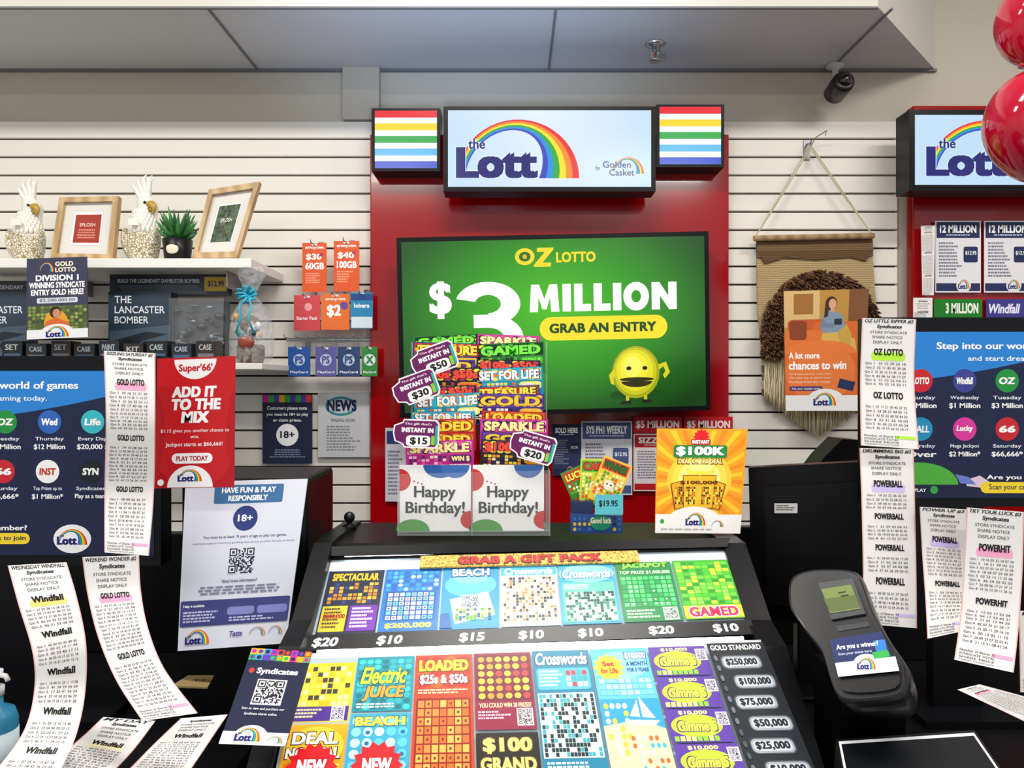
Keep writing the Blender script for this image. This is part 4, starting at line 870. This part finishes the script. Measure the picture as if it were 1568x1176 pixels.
b.poly([(1050, 714), (1060, 722), (1088, 722), (1098, 714), (1092, 730), (1056, 730)], 'f6e04a')
for (q, c) in (([(1026, 742), (1048, 736), (1056, 778), (1034, 782)], 'e8a81e'), ([(1098, 736), (1116, 742), (1108, 782), (1090, 778)], 'e8a81e'), ([(1046, 728), (1072, 728), (1072, 780), (1048, 780)], 'f0b81e'), ([(1074, 728), (1100, 728), (1096, 780), (1074, 780)], 'f0b81e')):
    b.poly(q, '7a3a0a'); b.poly([(x+(1073-x)*.04, y+(756-y)*.05) for x, y in q], c)
for x0 in (1034, 1052, 1077, 1096): b.grid(x0, 746, x0+15, 774, 5, 7, ['3a2a0a', 'f8e04a', 'c8781a'], .8)
b.T('$100,000', 1042, 737, 1102, 743, '5a2a06', .04); b.l += 2
b.rect(1003, 789, 1145, 818, 'f4f2ee'); b.circ(1067, 797, 42, 'f4f2ee', 20, a0=180, a1=360); b.lott(1053, 787, 1086, 806); b.rainbow(1096, 798, 1116, 808, .05, .3); b.greek(1012, 811, 1136, 815, 1, 'b0b0b0'); b.circ(1014, 800, 3.5, '2fa84a'); g.done()

# ================================================================ RIGHT: monitor back, ticket checker
g = G('computer_monitor'); b = B(g, plane((1146, 718, 1.62), (1340, 708, 1.52), (1150, 960, 1.62)), 'k')
b.slab([(1146, 716), (1345, 706), (1340, 962), (1152, 950)], -.035, 0, '08090b'); b.slab([(1170, 745), (1325, 738), (1320, 930), (1176, 922)], 0, .02, '0c0d10')
b.l = 400; b.rr(1187, 768, 1222, 783, 1, 'd8d8d4|p'); b.greek(1190, 771, 1218, 780, 3, '505050')
for i in range(8): b.slab([(1192+i*14, 850), (1200+i*14, 850), (1200+i*14, 854), (1192+i*14, 854)], .02, .021, '050506')
p = F(1250, 950, 1.6); g.box((p.x-.04, p.y-.0, .95), (p.x+.04, p.y+.03, p.z+.1), '08090b|k'); g.box((p.x-.1, p.y-.08, .945), (p.x+.12, p.y+.1, .957), '08090b|k'); g.done(.004)
g = G('dark_angled_object')  # unidentified dark angled object behind the monitor
b = B(g, flat(1.75), 'k'); b.slab([(1290, 672), (1318, 674), (1330, 712), (1250, 716), (1262, 700)], -.08, 0, '0e0f12')
g.box((F(1310, 0, 1.78).x, 1.75-CAMD, .945), (F(1420, 0, 1.78).x, 1.83-CAMD, F(0, 720, 1.78).z), '0a0b0d|k'); g.box((F(1262, 0, 1.78).x, 1.76-CAMD, F(0, 725, 1.78).z), (F(1420, 0, 1.78).x, 1.82-CAMD, F(0, 712, 1.78).z), '0a0b0d|k'); g.done(.004)

g = G('ticket_checker_terminal')
b = B(g, plane((1210, 900, 1.16), (1330, 890, 1.10), (1290, 1070, 1.02)), 'k')
def smooth(pts, n=4):
    o = []; m = len(pts)
    for i in range(m):
        p0, p1, p2, p3 = [Vector(pts[(i+j-1) % m]) for j in range(4)]
        for k in range(n):
            t = k/n; o.append(tuple(.5*((2*p1)+(p2-p0)*t+(2*p0-5*p1+4*p2-p3)*t*t+(3*p1-p0-3*p2+p3)*t**3)))
    return o
outer = smooth([(1208, 885), (1235, 870), (1285, 868), (1312, 874), (1322, 892), (1340, 940), (1366, 985), (1390, 1022), (1388, 1060), (1370, 1072), (1310, 1078), (1284, 1070), (1270, 1040), (1258, 1000), (1240, 975), (1222, 950), (1207, 925)])
cen = (1295, 975)
def sc(pts, k, d=(0, 0)): return [(cen[0]+(x-cen[0])*k+d[0], cen[1]+(y-cen[1])*k+d[1]) for x, y in pts]
layers = [(.9, -.09), (1.0, -.03), (1.0, -.015), (.985, -.005), (.96, 0), (.93, .002)]
rings = [[b.P(x, y, off) for x, y in sc(outer, k)] for k, off in layers]
for i in range(len(rings)-1):
    m = len(outer)
    for j in range(m): g.face([rings[i][j], rings[i][(j+1) % m], rings[i+1][(j+1) % m], rings[i+1][j]], '121316|g', True)
g.face(rings[-1], '141519|g')
inner = smooth([(1242, 892), (1300, 882), (1326, 935), (1352, 985), (1376, 1025), (1372, 1056), (1300, 1062), (1284, 1040), (1268, 985), (1248, 935)])
b.slab(inner, .001, .006, '0a0b0d|g')
b.slab([(1256, 897), (1308, 890), (1328, 944), (1276, 953)], .006, .010, '3a3c40|g')
b.l = 180; b.poly([(1261, 907), (1306, 900), (1321, 937), (1275, 944)], '6f7f3c|t'); b.poly([(1264, 922), (1312, 916), (1320, 935), (1276, 942)], '55632e|t')
for x, y in ((1286, 912), (1290, 917)): b.poly([(x, y), (x+12, y-2), (x+13, y), (x+1, y+2)], '2a3018')
b.slab([(1282, 962), (1330, 955), (1334, 962), (1286, 970)], .006, .007, '303236|g')
b.poly([(1274, 984), (1352, 972), (1378, 1030), (1286, 1040)], '1a2a60|t'); b.poly([(1282, 1020), (1374, 1010), (1380, 1032), (1287, 1041)], 'e8eaf0|t'); b.circ(1330, 1020, 20, 'e8eaf0|t', 14)
b.poly([(1340, 986), (1358, 984), (1362, 1004), (1346, 1006)], '2a7ac8|t'); b.poly([(1338, 1004), (1362, 1000), (1366, 1010), (1342, 1014)], '2fa84a|t')
b.k = 't'; b.T('Are you a winner?', 1284, 989, 1348, 999, 'ffffff', .02, 0, -6); b.T('Scan your ticket here', 1287, 1002, 1338, 1007, 'd8dcf0', .01, 0, -6); b.lott(1316, 1012, 1344, 1030)
p0 = F(1335, 1080, 1.10)
g.box((p0.x-.045, p0.y+.0, .945), (p0.x+.05, p0.y+.1, p0.z+.04), '08090b|k')
g.box((p0.x-.07, p0.y-.01, .945), (p0.x+.09, p0.y+.14, .965), '08090b|k'); g.done()

g, b = sheet('counter_display_tray', (1276, 1125, 1530, 1260), 1.0, '0e1014', 'k', corners=[(1280, 1132, 1.045), (1492, 1118, 1.045), (1570, 1230, .93), (1300, 1240, .93)], t=.12)
b.rect(1280, 1130, 1526, 1256, 'dfe2e6|p'); b.rect(1284, 1136, 1522, 1250, '0e1116'); g.done()
g = G('hand_sanitiser_bottle'); c = Vector((F(-8, 0, 1.2).x, 1.2-CAMD, .945))
g.lathe(c, [(0, .03, 0), (0, .033, .005), (0, .033, .11), (0, .028, .125), (0, .012, .135), (0, .012, .15)], '3c90b8|g', 24); g.lathe(c, [(0, .0335, .03), (0, .0335, .095)], 'd8e8ee|p', 24)
g.lathe(c+Vector((0, 0, .15)), [(0, .014, 0), (0, .014, .014), (0, .004, .016), (0, .004, .03), (0, .012, .032), (0, .012, .04)], 'e8e8e8|g', 16); g.tube([c+Vector((0, 0, .185)), c+Vector((.025, -.01, .185)), c+Vector((.03, -.012, .178))], .004, 'e8e8e8|g', 8); g.done()
g, b = sheet('paper_envelope', (0, 0, 10, 10), 1.3, '8a7850', 'p', corners=[(288, 1034, 1.38), (328, 1034, 1.4), (318, 1052, 1.3), (262, 1050, 1.3)]); b.T('14/10', 4, 3, 8, 6, '3a3020', .02); g.done()

# ================================================================ LIGHT
w = bpy.data.worlds.new('w'); scene.world = w; w.use_nodes = True
w.node_tree.nodes['Background'].inputs[0].default_value = (.92, .95, 1, 1); w.node_tree.nodes['Background'].inputs[1].default_value = .68
def area(loc, rot, sx, sy, p, col=(1, .96, .90)):
    l = bpy.data.lights.new('ceiling_light', 'AREA'); l.shape = 'RECTANGLE'; l.size = sx; l.size_y = sy; l.energy = p; l.color = col
    o = bpy.data.objects.new('ceiling_light', l); o.location = loc; o.rotation_euler = rot; scene.collection.objects.link(o)
for x in (-1.9, 0, 1.9): area((x, -1.75, 3.46), (0, 0, 0), 1.1, .25, 44 if x == 0 else 36)
for x in (-1.2, 1.2): area((x, -4.0, 3.46), (0, 0, 0), 1.1, .25, 36)
l = bpy.data.lights.new('added_soffit_fill', 'SPOT'); l.energy = 90; l.color = (.5, .68, 1); l.spot_size = math.radians(66); l.spot_blend = 1; l.shadow_soft_size = .15  # added spot in mid-air, no fixture; puts a bluish glow on the bulkhead underside
o = bpy.data.objects.new('added_soffit_fill', l); o.location = (-.1, -1.7, 1.95); scene.collection.objects.link(o)
o.rotation_euler = (Vector((-.12, -.62, 2.95))-Vector(o.location)).to_track_quat('-Z', 'Y').to_euler()

cam = bpy.data.cameras.new('camera'); co = bpy.data.objects.new('camera', cam); scene.collection.objects.link(co)
cam.sensor_width = 36; cam.lens = 26; co.location = CAMP; co.rotation_euler = (math.pi/2, 0, 0); cam.clip_start = .02
scene.camera = co
